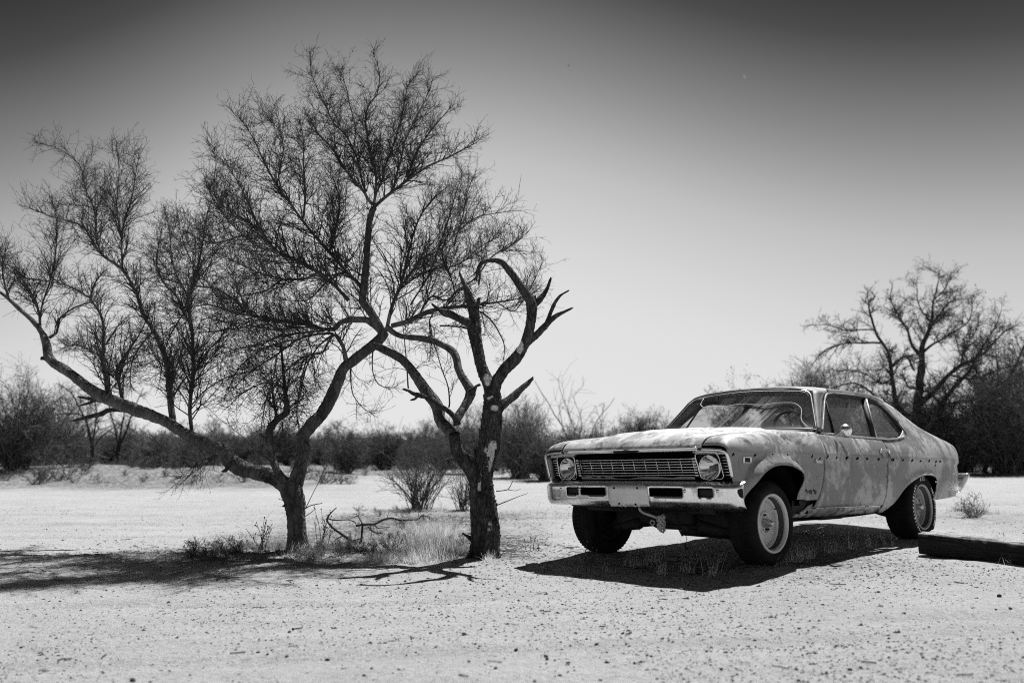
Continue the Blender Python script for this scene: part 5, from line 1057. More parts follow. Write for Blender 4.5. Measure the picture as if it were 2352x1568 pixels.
plant('vase_shrub', 'dark many-stemmed bush on a sandy mound between the two near trees', S, 795, 1086, 985, .9, 70, 33, tw=4, rs=1.4, dens=1.4)
plant('thicket', 'tall dense dark thicket at the left edge of the clearing', S, 35, 1088, 850, .85, 75, 34, tw=3.5, rs=1.0, dens=1.5)
plant('thicket', 'dark tangled bush just left of the two small far trees', S, 135, 1080, 890, .9, 65, 35, tw=3.5, rs=1.0, dens=1.4)
plant('rounded_shrub', 'rounded grey bush just right of the two small far trees', S, 352, 1072, 978, .95, 90, 36, mat='scrub_grey', tw=4, dens=1.5)
plant('rounded_shrub', 'broad low bush under the long left limb, far side of the clearing', S, 262, 1072, 985, 1.0, 90, 37, tw=4, dens=1.4)
plant('grey_shrub', 'hazy grey bush right behind the dark peeled trunk', S, 1085, 1088, 930, .6, 90, 38, mat='scrub_grey', tw=4, dens=1.4)
plant('grey_shrub', 'large hazy grey bush between the peeled trunk and the car', S, 1195, 1096, 915, .55, 110, 39, mat='scrub_grey', tw=3.5, dens=1.5)
plant('grey_shrub', 'low dark bush right against the far corner of the car hood', S, 1252, 1102, 985, .7, 90, 40, tw=3.5, dens=1.4)
plant('bare_sapling', 'thin bare sapling rising above the car hood', T_, 1330, 1086, 820, .38, 13, 41, 'tree', 'scrub_grey', tw=4, rs=1.0, dens=.75)
plant('grey_shrub', 'pale twiggy bush behind the middle of the car hood', S, 1395, 1080, 930, .5, 30, 42, mat='scrub_grey', tw=3.5, dens=1.2)
plant('bare_sapling', 'tall wispy bare sapling at the far left, over the dark thicket', T_, 105, 1082, 835, .45, 9, 61, 'tree', 'scrub', tw=3.5, rs=.8, dens=.9)
plant('bare_sapling', 'bare sapling standing between the small far trees and the living trunk', T_, 440, 1076, 948, .45, 9, 62, 'tree', 'scrub', tw=3.5, rs=.8, dens=.9)
plant('bare_sapling', 'wispy sapling seen just left of the leaning right-hand stem of the living tree', T_, 600, 1074, 940, .45, 8, 63, 'tree', 'scrub', tw=3.5, rs=.8, dens=.9)
plant('bare_sapling', 'wispy sapling seen between the living tree and the dead-topped tree', T_, 880, 1078, 915, .45, 9, 64, 'tree', 'scrub', tw=3.5, rs=.8, dens=.9)
plant('bare_sapling', 'wispy sapling just left of the dead-topped trunk', T_, 1005, 1080, 925, .45, 8, 65, 'tree', 'scrub', tw=3.5, rs=.8, dens=.9)
plant('bare_sapling', 'wispy sapling just right of the dead-topped trunk', T_, 1165, 1084, 890, .45, 9, 66, 'tree', 'scrub', tw=3.5, rs=.8, dens=.9)
plant('leafy_shrub', 'dense dark round bush seen above the hood, left of the windshield', S, 1470, 1072, 936, .42, 70, 43, tw=4, dens=1.4, leaves=6000)
plant('leafy_shrub', 'low dark bush touching the windshield edge', S, 1530, 1072, 955, .55, 70, 44, tw=4, dens=1.35, leaves=5000)
plant('leafy_tree', 'small round-topped tree peeping over the car roof', T_, 1695, 1066, 868, .30, 24, 45, 'tree', tw=6, rs=1.2, dens=1.6, leaves=5000)
plant('grey_shrub', 'tall twiggy bush behind the rear of the car roof', S, 1885, 1086, 820, .60, 80, 46, mat='scrub', tw=4, dens=1.9)
plant('thicket', 'dark dense thicket under the big right-hand tree', S, 2150, 1086, 880, .6, 120, 47, tw=4, dens=1.7, leaves=3000)
plant('thicket', 'dark dense thicket at the right edge of the picture', S, 2310, 1088, 840, .6, 140, 48, tw=4, dens=1.7, leaves=3000)
plant('thicket', 'shadowy bush right behind the tail of the car', S, 2215, 1082, 930, .8, 100, 49, tw=4, dens=1.5)
plant('thicket', 'tall tangled bush behind the thicket, at the far right edge', S, 2345, 1084, 745, .5, 60, 52, tw=3.5, dens=1.5)
plant('thicket', 'twiggy bush left of the tall dark tree, above the car tail', S, 2010, 1084, 850, .6, 60, 53, tw=3.5, dens=1.4)
plant('dry_shrub', 'low dry shrub on the sand behind the rear bumper', S, 2235, 1188, 1110, 1.5, 34, 50, mat='scrub_grey', tw=1.6, dens=.9)
plant('dry_shrub', 'tiny dry weed clump between the rear wheel and the timber', S, 2300, 1226, 1208, .9, 26, 51, mat='scrub', tw=1.4, dens=.9)
# a row of look-alike bushes along the far side of the clearing
protos = [bush_geo(2.0, .9, 70, 60 + i, tw=4.5, dens=1.35) for i in range(4)]
pm = [(npmesh('stems', *g[0]), npmesh('twigs', *g[1])) for g in protos]
for a, b in pm:
    for me in (a, b): me.materials.append(MAT['scrub'])
rg = np.random.default_rng(77)
ROW = [(-40, 1074), (60, 1080), (110, 1068), (160, 1078), (190, 1066), (240, 1064), (300, 1066), (385, 1076), (430, 1078), (480, 1072), (525, 1070), (575, 1060), (610, 1072), (665, 1076), (712, 1064), (760, 1062), (830, 1076), (885, 1078), (930, 1074), (975, 1064), (1020, 1078), (1115, 1070), (1165, 1074), (1225, 1076), (1310, 1070), (2200, 1076), (2290, 1074), (2380, 1076), (410, 1068), (455, 1066), (500, 1064), (548, 1064), (590, 1066), (640, 1064), (690, 1066), (735, 1070), (860, 1066), (905, 1068), (950, 1070), (1000, 1072), (1040, 1076), (1140, 1080), (1285, 1080), (1360, 1076), (1440, 1072), (20, 1070), (75, 1074), (2260, 1072), (2340, 1070)]
for i, (x, y) in enumerate(ROW):
    b = on_ground(x, y); s = rg.uniform(.55, 1.1); s = min(s * b[1] / 40, (y - rg.uniform(955, 1008)) * b[1] / FPX / 2.0)
    o = empty('far_bush', tuple(b), rg.uniform(0, 6.28)); o.scale = (s * 1.25, s * 1.25, s)
    tag(o, 'grey-brown bush in the row along the far side of the clearing', S, 'bushes along the far side of the clearing')
    for k, nm in enumerate(('stems', 'twigs')):
        c = link(nm, pm[i % 4][k], None, o); c['kind'] = 'stuff'
# the desert scrub beyond, one mass
pv, pf, off = [], [], 0
sv = [joinm([bush_geo(2.0, 1.0, 24, 90 + i, tw=9, dens=.9)[j] for j in (0, 1)]) for i in range(3)]
for i in range(380):
    y = rg.uniform(42, 150); x = rg.uniform(-1.0, 1.0) * y * .75; s = rg.uniform(.7, 1.3) * (1 + (y - 62) / 160); V, F = sv[i % 3]; a = rg.uniform(0, 6.28); c, s_ = math.cos(a), math.sin(a)
    W = V * np.array([1.5 * s, 1.5 * s, s]); W = np.stack([W[:, 0] * c - W[:, 1] * s_, W[:, 0] * s_ + W[:, 1] * c, W[:, 2]], -1) + np.array([x, y, float(hz(x, y))]); pv.append(W); pf += [f + off for f in F]; off += len(W)
tag(mk('far_scrub', np.concatenate(pv), pf, MAT['scrub'], None), 'belt of low desert scrub along the horizon', 'scrub', None, 'stuff')
gb = [joinm([bush_geo(.55, 1.4, 13, 130 + i, tw=4, dens=.55, rs=1.6)[j] for j in (0, 1)]) for i in range(4)]; pv, pf, off = [], [], 0
for i in range(520):
    y = 1 / rg.uniform(1 / 46, 1 / 22.5); x = rg.uniform(-.72, .75) * y; V, F = gb[i % 4]
    if x > -4 and y < 29: continue
    a = rg.uniform(0, 6.28); c, s_ = math.cos(a), math.sin(a); s = rg.uniform(.5, 1.5); W = V * s; W = np.stack([W[:, 0] * c - W[:, 1] * s_, W[:, 0] * s_ + W[:, 1] * c, W[:, 2] * rg.uniform(.5, 1.1)], -1) + np.array([x, y, float(hz(x, y))]); pv.append(W); pf += [f + off for f in F]; off += len(W)
tag(mk('dead_brush', np.concatenate(pv), pf, MAT['scrub'], None), 'low dead brush and fallen sticks littering the far edge of the clearing', 'brush', None, 'stuff')
rg2 = np.random.default_rng(88); pv, pf, off = [], [], 0
for i in range(190):
    px, py = (rg2.uniform(430, 1085), rg2.normal(1268, 13)) if i < 130 else (rg2.uniform(800, 1100), rg2.uniform(1170, 1250)); b = on_ground(px, min(py, 1292)); V, F = gb[i % 4]; s = rg2.uniform(.12, .42)
    W = V * np.array([s, s, s * rg2.uniform(.4, .9)]) ; W = W + b; pv.append(W); pf += [f + off for f in F]; off += len(W)
tag(mk('dead_weeds', np.concatenate(pv), pf, MAT['scrub'], None), 'dark dead weeds and sticks on the dirt under the two near trees', 'weeds', None, 'stuff')
# two small trees on the left, the big tree on the right: traced limbs
def small_tree(name, label, base, limbs, live, seed, mat='scrub', twm=2.2, leaves=0):
    b = on_ground(*base); D = b[1]; t = Tree(name, label, 'tree', b); rng = np.random.default_rng(seed); Pl = []
    for i, p in enumerate(limbs):
        P, rd = limb3(p, D + (0 if i == 0 else .0), D + (0 if i == 0 else rng.uniform(-1.2, 1.2)), jit=.03); V, F = wood(P, rd, 10, .12, 2, seed=i)
        t.add('trunk' if i == 0 else 'limb', V, F, MAT['bark_dead']); Pl.append((P, rd))
    A = np.stack([resample(np.c_[P, rd], 20) for P, rd in Pl[1:]]); P0, R0 = A[..., :3], A[..., 3]
    P1, R1 = spawn(P0, R0, live[0], live[1], (25, 65), 9, .14, .5, .15, 1, .6, .006, .02, .4, .06, .65, rng)
    P2, R2 = spawn(P1, R1, live[0] * 1.9, (live[1][0] * .35, live[1][1] * .42), (28, 70), 6, .05, .6, .1, 1, .7, .0032 * twm, .012, .5, .1, .4, rng)
    P3, R3 = spawn(P2, R2, live[0] * 1.8, (.05, .28), (30, 75), 4, .02, .5, .1, 1, .8, .0028 * twm, .007, .6, .1, .3, rng)
    V, F = joinm([tubes(P1, R1, 5, False), tubes(P2, R2, 4, False), tubes(P3, R3, 3, False)]); t.add('twigs', V, F, MAT[mat], kind='stuff')
    if leaves:
        src = np.concatenate([P2[:, -1], P3[:, -1]]); k = rng.integers(0, len(src), leaves); cl = vnoise(src[k], .9); c = (src[k] + rng.normal(size=(leaves, 3)) * .05)[cl > -.1]; m = len(c)
        u = norm(rng.normal(size=(m, 3))); v = norm(np.cross(u, rng.normal(size=(m, 3)))); s = rng.uniform(.025, .06, m)[:, None]
        t.add('leaves', np.stack([c - u * s, c + v * s * .5, c + u * s, c - v * s * .5], 1).reshape(-1, 3), [np.arange(m * 4).reshape(-1, 4)], MAT['leaf'], False, 'stuff')
small_tree('small_bare_tree', 'left of two small dark bare trees beyond the long limb', (210, 1084), [
    [(211, 1088, 7), (211, 1060, 6), (212, 1035, 6), (211, 1020, 6)], [(211, 1025, 5), (205, 990, 4), (190, 950, 3), (165, 905, 2), (130, 880, 1.5)], [(211, 1025, 4), (218, 990, 3), (222, 950, 2.5), (215, 900, 1.5)],
    [(212, 1030, 4), (235, 1000, 3), (255, 985, 2), (275, 970, 1)], [(200, 965, 3), (175, 950, 2.5), (140, 950, 2), (100, 970, 1.5), (70, 985, 1)], [(212, 1080, 2.5), (200, 1055, 2), (195, 1030, 1.5)]], (4.0, (.4, 1.4)), 71)
small_tree('small_bare_tree', 'right of two small dark bare trees beyond the long limb', (272, 1084), [
    [(272, 1090, 8), (272, 1060, 7), (272, 1035, 7), (274, 1020, 6)], [(273, 1025, 5), (268, 1000, 4), (260, 970, 3), (250, 930, 2), (240, 890, 1)], [(274, 1025, 5), (286, 1000, 4), (300, 960, 3), (312, 930, 2), (330, 890, 1)],
    [(274, 1020, 4), (278, 985, 3), (285, 940, 2), (282, 890, 1)], [(273, 1070, 3), (262, 1045, 2), (245, 1025, 1)], [(275, 1062, 3), (290, 1045, 2), (305, 1035, 1)]], (4.0, (.4, 1.4)), 72)
small_tree('big_bare_tree', 'tallest dark tree with sparse clustered leaves behind the car', (2108, 1088), [
    [(2106, 1095, 13), (2106, 1020, 11), (2107, 942, 10), (2113, 880, 9), (2117, 840, 9)],
    [(2117, 845, 8), (2119, 800, 7), (2132, 760, 6), (2140, 741, 5), (2144, 700, 3.5), (2150, 665, 2.5), (2157, 635, 1.5), (2125, 612, 1)],
    [(2140, 1085, 9), (2150, 1000, 8), (2165, 930, 7), (2200, 880, 6), (2225, 850, 5), (2260, 790, 3), (2290, 740, 2), (2300, 710, 1)], [(2080, 1085, 8), (2070, 1010, 7), (2040, 950, 6), (2000, 900, 4), (1960, 880, 3), (1910, 890, 1)], [(2200, 1085, 8), (2230, 1000, 7), (2270, 930, 6), (2310, 880, 5), (2350, 800, 3), (2370, 740, 1)],
    [(2260, 1085, 7), (2290, 1000, 6), (2350, 930, 5), (2400, 850, 3)], [(2165, 930, 5), (2130, 900, 4), (2090, 890, 3), (2070, 860, 2)], [(2270, 930, 4), (2260, 880, 3), (2200, 800, 2), (2190, 750, 1)],
    [(2107, 960, 8), (2080, 950, 7), (2060, 925, 7), (2048, 867, 6), (2043, 830, 6), (2039, 808, 5), (2026, 785, 5), (2014, 770, 4.5), (2002, 732, 4), (1997, 699, 3), (2010, 680, 2), (1985, 660, 1)],
    [(2026, 787, 4), (1990, 788, 3.5), (1955, 787, 3), (1913, 795, 2.5), (1885, 812, 2), (1862, 840, 1)], [(2008, 757, 3), (1975, 758, 2.5), (1943, 758, 2), (1900, 745, 1.2), (1860, 745, 1)],
    [(2046, 845, 4), (2065, 825, 4), (2081, 816, 4), (2090, 830, 4), (2100, 850, 4)], [(2048, 870, 4), (2025, 880, 3), (1990, 860, 2.5), (1950, 850, 2), (1900, 870, 1)],
    [(2118, 820, 7), (2095, 790, 5), (2085, 760, 4), (2060, 720, 3), (2045, 680, 2), (2050, 650, 1)], [(2135, 755, 4), (2160, 720, 3), (2190, 690, 2), (2235, 685, 1)], [(2119, 810, 5), (2145, 790, 4), (2185, 765, 3), (2225, 735, 2), (2235, 690, 1)],
    [(2110, 930, 8), (2150, 890, 7), (2180, 860, 6), (2207, 837, 6), (2240, 822, 5), (2262, 808, 4), (2285, 785, 3), (2304, 766, 2.5), (2342, 741, 1)], [(2207, 837, 4), (2215, 800, 3), (2240, 760, 2), (2250, 720, 1)],
    [(2180, 860, 4), (2230, 870, 4), (2290, 850, 3), (2345, 830, 2), (2400, 800, 1)], [(2108, 960, 6), (2170, 930, 5), (2240, 915, 4), (2310, 890, 3), (2380, 850, 2)], [(2144, 690, 2.5), (2175, 655, 2), (2185, 625, 1)], [(2140, 741, 3), (2110, 700, 2), (2105, 660, 1.5), (2092, 640, 1)]], (7.0, (.4, 1.5)), 73, 'scrub', 1.7, 900)

# ------------------------------------------------------------ fallen branch, weeds, grass, timber, stones
fb_b = on_ground(835, 1250); fD = fb_b[1]
FB_R = 1.3; fbr = Tree('fallen_branch', 'dry crooked fallen branch lying between the two near trees', 'branch', fb_b); MAT['dry'] = simple('dry_dead_wood', .02, .08, .9, bmp=.3)
FB = [[(773, 1165, 1.2), (758, 1180, 1.8), (751, 1193, 2.4), (760, 1207, 2.8), (783, 1225, 3.6), (802, 1238, 4.6), (819, 1250, 5.5)], [(818, 1207, 2.5), (833, 1204, 3), (858, 1203, 3), (878, 1194, 2.8), (896, 1189, 2.5), (923, 1194, 2.3), (956, 1193, 2), (973, 1183, 1.6), (990, 1193, 1.2), (1012, 1201, 1)],
      [(833, 1203, 2.5), (826, 1190, 1.6), (818, 1179, 1)], [(833, 1204, 3), (831, 1225, 3), (829, 1250, 3)], [(752, 1190, 1.8), (772, 1194, 1.5), (797, 1193, 1.3), (818, 1200, 1)], [(845, 1209, 2), (861, 1222, 1.8), (878, 1224, 1.2)], [(973, 1184, 1.4), (985, 1186, 1.1), (1005, 1198, 1), (1022, 1196, .8)],
      [(858, 1203, 1.5), (870, 1212, 1.2), (895, 1210, 1)], [(790, 1228, 2), (770, 1240, 1.5), (758, 1255, 1)], [(800, 1236, 2), (800, 1252, 1.4), (790, 1262, 1)], [(745, 1262, 2.5), (760, 1250, 2.5), (790, 1246, 2), (835, 1234, 1.6)]]
FP = []
for i, p in enumerate(FB):
    p = [(a_, b_, c_ * FB_R) for a_, b_, c_ in p]; P, rd = limb3(p, fD - .05 * (i % 3), fD + (.35 if i in (1, 6) else .05)); P[:, 2] = np.maximum(P[:, 2], hz(P[:, 0], P[:, 1]) + rd * .6); V, F = wood(P, rd, 8, .15, 2, seed=i); fbr.add('stick', V, F, MAT['dry']); FP.append(resample(np.c_[P, rd], 14))
A = np.stack(FP); P1, R1 = spawn(A[..., :3], A[..., 3], 16, (.04, .22), (30, 70), 5, -.05, .5, .1, 1, .6, .0014, .003, .5, .1, .3, RNG); fbr.add('twigs', *tubes(P1, R1, 4, False), MAT['dry'], kind='stuff')
def weed(label, px, py, top, n, seed, fan=.22):
    b = on_ground(px, py); h = (py - top) * b[1] / FPX; rng = np.random.default_rng(seed); t = Tree('dry_weed', label, 'weed', b)
    P = np.zeros((n, 7, 3)); P[:, 0] = b + np.c_[rng.normal(size=(n, 2)) * .03, np.zeros(n)]; d = norm(np.c_[rng.normal(size=(n, 2)) * fan, np.ones(n)]); L = h * rng.uniform(.6, 1.05, n)
    for j in range(1, 7): d = norm(d + rng.normal(size=(n, 3)) * .10); P[:, j] = P[:, j - 1] + d * (L / 6)[:, None]
    Rd = np.linspace(.0035, .0016, 7)[None].repeat(n, 0); P1, R1 = spawn(P, Rd, 18, (.02, .10), (25, 60), 4, .3, .3, .3, 1, .7, .0013, .003, .6, .05, .3, rng)
    tip = np.concatenate([P1[:, -1], P[:, -1]]); V, F = joinm([tubes(P, Rd, 5), tubes(P1, R1, 4)]); t.add('stalks', V, F, MAT['twig'], kind='stuff')
    m = len(tip); o = np.array([[1, 0, 0], [-1, 0, 0], [0, 1, 0], [0, -1, 0], [0, 0, 1.5], [0, 0, -1.5]]) * .006; fc = np.array([[0, 2, 4], [2, 1, 4], [1, 3, 4], [3, 0, 4], [2, 0, 5], [1, 2, 5], [3, 1, 5], [0, 3, 5]])
    t.add('seed_heads', (tip[:, None] + o[None] * rng.uniform(.6, 1.3, (m, 1, 1))).reshape(-1, 3), [(fc[None] + 6 * np.arange(m)[:, None, None]).reshape(-1, 3)], MAT['litter'], kind='stuff')
weed('dark dry weed stalks just left of the living trunk', 600, 1262, 1186, 9, 1); weed('dark upright weed stalks just right of the living trunk', 737, 1258, 1168, 7, 2, .10)
weed('sparse bent weed stems in the dirt right of the peeled trunk', 1222, 1262, 1228, 4, 3); weed('two thin bent stems in front of the far front tyre', 1362, 1312, 1245, 3, 4, .2)
def blades(C, h, wd, lean, seed, seg=4):
    rng = np.random.default_rng(seed); n = len(C); a = rng.uniform(0, 2 * np.pi, n); L = h * rng.uniform(.3, 1.15, n); out = np.stack([np.cos(a), np.sin(a), 0 * a], -1); ln = lean * rng.random(n) ** .7
    d = norm(out * ln[:, None] + np.array([0, 0, 1.])); side = np.stack([-np.sin(a + rng.normal(size=n) * .6), np.cos(a), 0 * a], -1); P = [C]
    for j in range(seg): d = norm(d + out * (ln * .22)[:, None] - np.array([0, 0, .05]) * (j + 1) * ln[:, None]); P.append(P[-1] + d * (L / seg)[:, None])
    P = np.stack(P, 1); wv = wd * np.linspace(1, .12, seg + 1); V = np.stack([P - side[:, None] * wv[:, None], P + side[:, None] * wv[:, None]], 2)
    ix = np.arange(n * (seg + 1) * 2).reshape(n, seg + 1, 2); F = np.stack([ix[:, :-1, 0], ix[:, :-1, 1], ix[:, 1:, 1], ix[:, 1:, 0]], -1).reshape(-1, 4)
    return V.reshape(-1, 3), [F]
def scatter(px, py, rx, ry, n, seed):
    rng = np.random.default_rng(seed); c = on_ground(px, py); e = on_ground(px, py - ry)[1] - c[1]; q = rng.normal(size=(n, 2)) * .5
    X = c[0] + q[:, 0] * rx * c[1] / FPX; Y = c[1] + q[:, 1] * abs(e); return np.c_[X, Y, hz(X, Y) - .004]
def grassbed(label, spots, mat, seed):
    parts = []
    for i, (px, py, rx, ry, n, h, ln) in enumerate(spots):
        C = scatter(px, py, rx, ry, n, seed + i); k = max(1, n // 14); rng = np.random.default_rng(seed + i + 500); cc = C[rng.integers(0, n, k)]; C[:, :2] = C[:, :2] * .15 + (cc[rng.integers(0, k, n), :2] + rng.normal(size=(n, 2)) * .02) * .85; C[:, 2] = hz(C[:, 0], C[:, 1]) - .004
        parts.append(blades(C, h, .0016, ln, seed + i))
    V, F = joinm(parts); tag(mk('dry_grass', V, F, MAT[mat], None), label, 'grass', None, 'stuff')
grassbed('pale straw grass clumps at the foot of the peeled trunk', [(985, 1256, 52, 12, 2600, .27, .55), (1025, 1250, 30, 9, 700, .22, .7), (930, 1288, 60, 9, 1300, .15, 1.2), (870, 1290, 40, 8, 700, .13, 1.3), (905, 1262, 50, 8, 380, .16, 1.1), (1128, 1290, 14, 3, 160, .10, .8), (845, 1272, 30, 8, 350, .12, 1.0), (700, 1262, 30, 8, 250, .14, .9)], 'straw', 200)
grassbed('grey dry grass scattered under the trees', [(540, 1262, 80, 14, 1300, .12, 1.0), (470, 1275, 90, 10, 900, .07, 1.1), (640, 1258, 40, 10, 600, .13, .9), (730, 1262, 40, 10, 700, .14, .9), (790, 1270, 60, 10, 700, .12, 1.0), (890, 1232, 110, 18, 1000, .13, 1.0), (1000, 1195, 110, 16, 700, .10, 1.1), (860, 1205, 120, 14, 600, .09, 1.2), (560, 1232, 110, 12, 600, .07, 1.2), (1060, 1268, 40, 8, 500, .10, 1.0), (560, 1285, 120, 8, 900, .06, 1.2), (2240, 1178, 60, 10, 700, .12, 1.0), (2180, 1120, 60, 8, 200, .2, .7), (960, 1172, 60, 12, 500, .12, .9)], 'straw_grey', 300)
TUFTS = [(1790, 1296, .13), (1838, 1290, .20), (1866, 1281, .18), (1447, 1300, .13), (1480, 1300, .15), (1520, 1318, .20), (1576, 1315, .15), (1640, 1322, .18), (1392, 1312, .09), (1765, 1300, .16), (1822, 1290, .15), (1848, 1284, .15), (1900, 1270, .14), (1925, 1268, .15), (1960, 1262, .15), (2000, 1256, .15), (2040, 1252, .14), (1500, 1290, .14), (2330, 1296, .07)]
for i, (x, y, h) in enumerate(TUFTS):
    b = on_ground(x, y); rng = np.random.default_rng(i + 900); n = 26 + 5 * (i % 4); C = np.c_[rng.normal(size=(n, 2)) * .035, np.zeros(n)]; C[:, 2] = hz(C[:, 0] + b[0], C[:, 1] + b[1]) - b[2] - .004
    V, F = blades(C, h * 1.1, .0011, .6, i + 900); o = mk('grass_tuft', V, F, MAT['straw'], None); o.location = b
    tag(o, 'thin tuft of dry grass growing in the shade of the car' if i < 18 else 'small dry grass tuft at the foot of the dark timber', 'grass', 'grass tufts in the shade of the car' if i < 18 else None)
# squared timber lying at the right
pa, pb = np.array([3.34, 7.22]), np.array([3.70, 6.33]); dv = norm((pb - pa)[None])[0]; Lg = 2.6; nv = np.array([-dv[1], dv[0]]) * 1.0
nv = nv if nv[0] > 0 else -nv; za, zb = float(hz(*pa)) + .012, float(hz(*pb)) - .02
nu, nw = 150, 12; per = []
for k in range(4 * nw):
    s, q = divmod(k, nw); f = q / nw; per.append([(f, 0), (1, f), (1 - f, 1), (0, 1 - f)][s])
per = np.array(per); U = np.linspace(0, 1, nu)
A_, Z_ = np.meshgrid(U, np.arange(4 * nw), indexing='ij'); cu = per[Z_]
X = np.stack([A_ * Lg, cu[..., 0] * .27, cu[..., 1] * .185], -1); S = X * np.array([1.4, 26, 26]); e = np.minimum(np.minimum(cu[..., 0], 1 - cu[..., 0]) + 0 * A_, 1)
corner = np.exp(-((np.abs(cu[..., 0] - .5) - .5) / .08) ** 2 - ((np.abs(cu[..., 1] - .5) - .5) / .1) ** 2); out = np.stack([0 * A_, cu[..., 0] - .5, cu[..., 1] - .5], -1)
X = X - norm(out) * (.010 * corner + 0.0105 * (vnoise(S, 1.0) + .6 * vnoise(S, 2.3)) + .016 * np.abs(vnoise(S + 5, .6)))[..., None]
X[..., 0] += np.where(A_ == 0, .02 * vnoise(X * 18, 1), 0)
W = np.stack([pa[0] + dv[0] * X[..., 0] + nv[0] * X[..., 1], pa[1] + dv[1] * X[..., 0] + nv[1] * X[..., 1], X[..., 2] + za + (zb - za) * X[..., 0] / 1.0], -1)
ix = np.arange(nu * 4 * nw).reshape(nu, 4 * nw); nx = np.roll(ix, -1, 1); Fq = np.stack([ix[:-1], nx[:-1], nx[1:], ix[1:]], -1).reshape(-1, 4); V = W.reshape(-1, 3); V = np.r_[V, W[0].mean(0)[None], W[-1].mean(0)[None]]; c0 = nu * 4 * nw
kk = np.arange(4 * nw); kn = (kk + 1) % (4 * nw); b0 = np.array([pa[0], pa[1], za])
ca, sa = dv[0], dv[1]; Lv = V - b0; Lv = np.stack([Lv[:, 0] * ca + Lv[:, 1] * sa, -Lv[:, 0] * sa + Lv[:, 1] * ca, Lv[:, 2]], -1)
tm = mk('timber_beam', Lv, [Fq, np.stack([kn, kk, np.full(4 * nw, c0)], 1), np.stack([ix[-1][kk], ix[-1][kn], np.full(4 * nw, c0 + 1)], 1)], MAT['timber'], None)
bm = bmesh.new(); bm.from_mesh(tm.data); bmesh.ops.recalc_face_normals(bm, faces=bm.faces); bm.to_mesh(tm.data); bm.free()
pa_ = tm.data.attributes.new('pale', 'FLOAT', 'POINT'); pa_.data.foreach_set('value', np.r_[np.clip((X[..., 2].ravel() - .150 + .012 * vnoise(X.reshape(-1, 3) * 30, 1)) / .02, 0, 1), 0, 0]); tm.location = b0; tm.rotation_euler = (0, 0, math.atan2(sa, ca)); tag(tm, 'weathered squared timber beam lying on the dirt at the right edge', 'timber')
# stones, grit, litter
def rock(seed, sub=2, flat=.65):
    bm = bmesh.new(); bmesh.ops.create_icosphere(bm, subdivisions=sub, radius=1.0); rng = np.random.default_rng(seed); V = np.array([v.co for v in bm.verts]); F = np.array([[v.index for v in f.verts] for f in bm.faces]); bm.free()
    for _ in range(7):                                                  # chip flat facets
        n = norm(rng.normal(size=(1, 3)))[0]; d = V @ n; cut = rng.uniform(.45, .8); V = V - np.maximum(d - cut, 0)[:, None] * n
    V = V * rng.uniform(.75, 1.2, 3) * np.array([1, 1, flat]) * (1 + .08 * vnoise(V * 2 + seed, 1)[:, None]); return V, [F]
RK = [npmesh('stone', *rock(i), False) for i in range(7)]
for me in RK: me.materials.append(MAT['stone'])
rg = np.random.default_rng(13)
def stone(px, py, size, label, group=None, me=None):
    b = on_ground(px, py); r = size * .5 * b[1] / FPX; o = link('stone', me or RK[rg.integers(0, 7)]); o.location = b + np.array([0, 0, r * .30]); o.rotation_euler = (rg.uniform(-.3, .3), rg.uniform(-.3, .3), rg.uniform(0, 6.28)); o.scale = (r, r, r * rg.uniform(.7, 1.1))
    tag(o, label, 'stone', group); return o
BIG = [(1065, 1457, 15, 'blocky dark clod lying alone in the near dirt, left of centre'), (1185, 1495, 12, 'dark stone in front of the middle of the picture'), (752, 1506, 12, 'dark pointed stone on the near dirt below the peeled trunk'), (305, 1563, 18, 'flat dark stone cut by the bottom edge at left'),
       (2296, 1370, 13, 'blocky dark stone near the timber, at the far right'), (2018, 1360, 9, 'rounded dark pebble in front of the timber end'), (2320, 1398, 10, 'dark pebble just below the blocky right-hand stone'), (2078, 1408, 9, 'dark pebble on the plain dirt right of centre'),
       (1330, 1323, 8, 'dark stone beside the front edge of the car shadow'), (1236, 1260, 9, 'brown stone between the peeled trunk and the car'), (1868, 1279, 6, 'small stone behind the near front wheel'), (735, 1268, 12, 'round dark stone at the foot of the living trunk'),
       (1978, 1534, 11, 'dark three-cornered stone near the bottom right'), (1430, 1455, 10, 'dark stone in the pebble patch below the car'), (1446, 1454, 8, 'smaller stone touching the dark stone below the car'), (1255, 1508, 13, 'flat dark stone lying left of the pebble patch')]
for x, y, s, l in BIG: stone(x, y, s, l)
n = 0
while n < 270:
    px = rg.uniform(0, 2352); py = 1300 + 268 * rg.random() ** .75
    dens = .25 + .75 * (py - 1300) / 268 * (1 - .55 * (px / 2352)) + (.5 if 1200 < px < 1850 and 1430 < py < 1540 else 0) + (.35 if px > 2050 and py < 1440 else 0)
    if rg.random() > dens * (.35 + 1.5 * max(0, float(vnoise(np.array([px / 160, py / 45, 0]))))) or (1180 < px < 1780 and py < 1345) or (px > 2050 and py < 1320): continue
    stone(px, py, (3.0 + 7.5 * rg.random() ** 2.6) * (.6 + .6 * (py - 1300) / 268), 'small dark pebble lying on the pale near dirt', 'pebbles on the near dirt'); n += 1
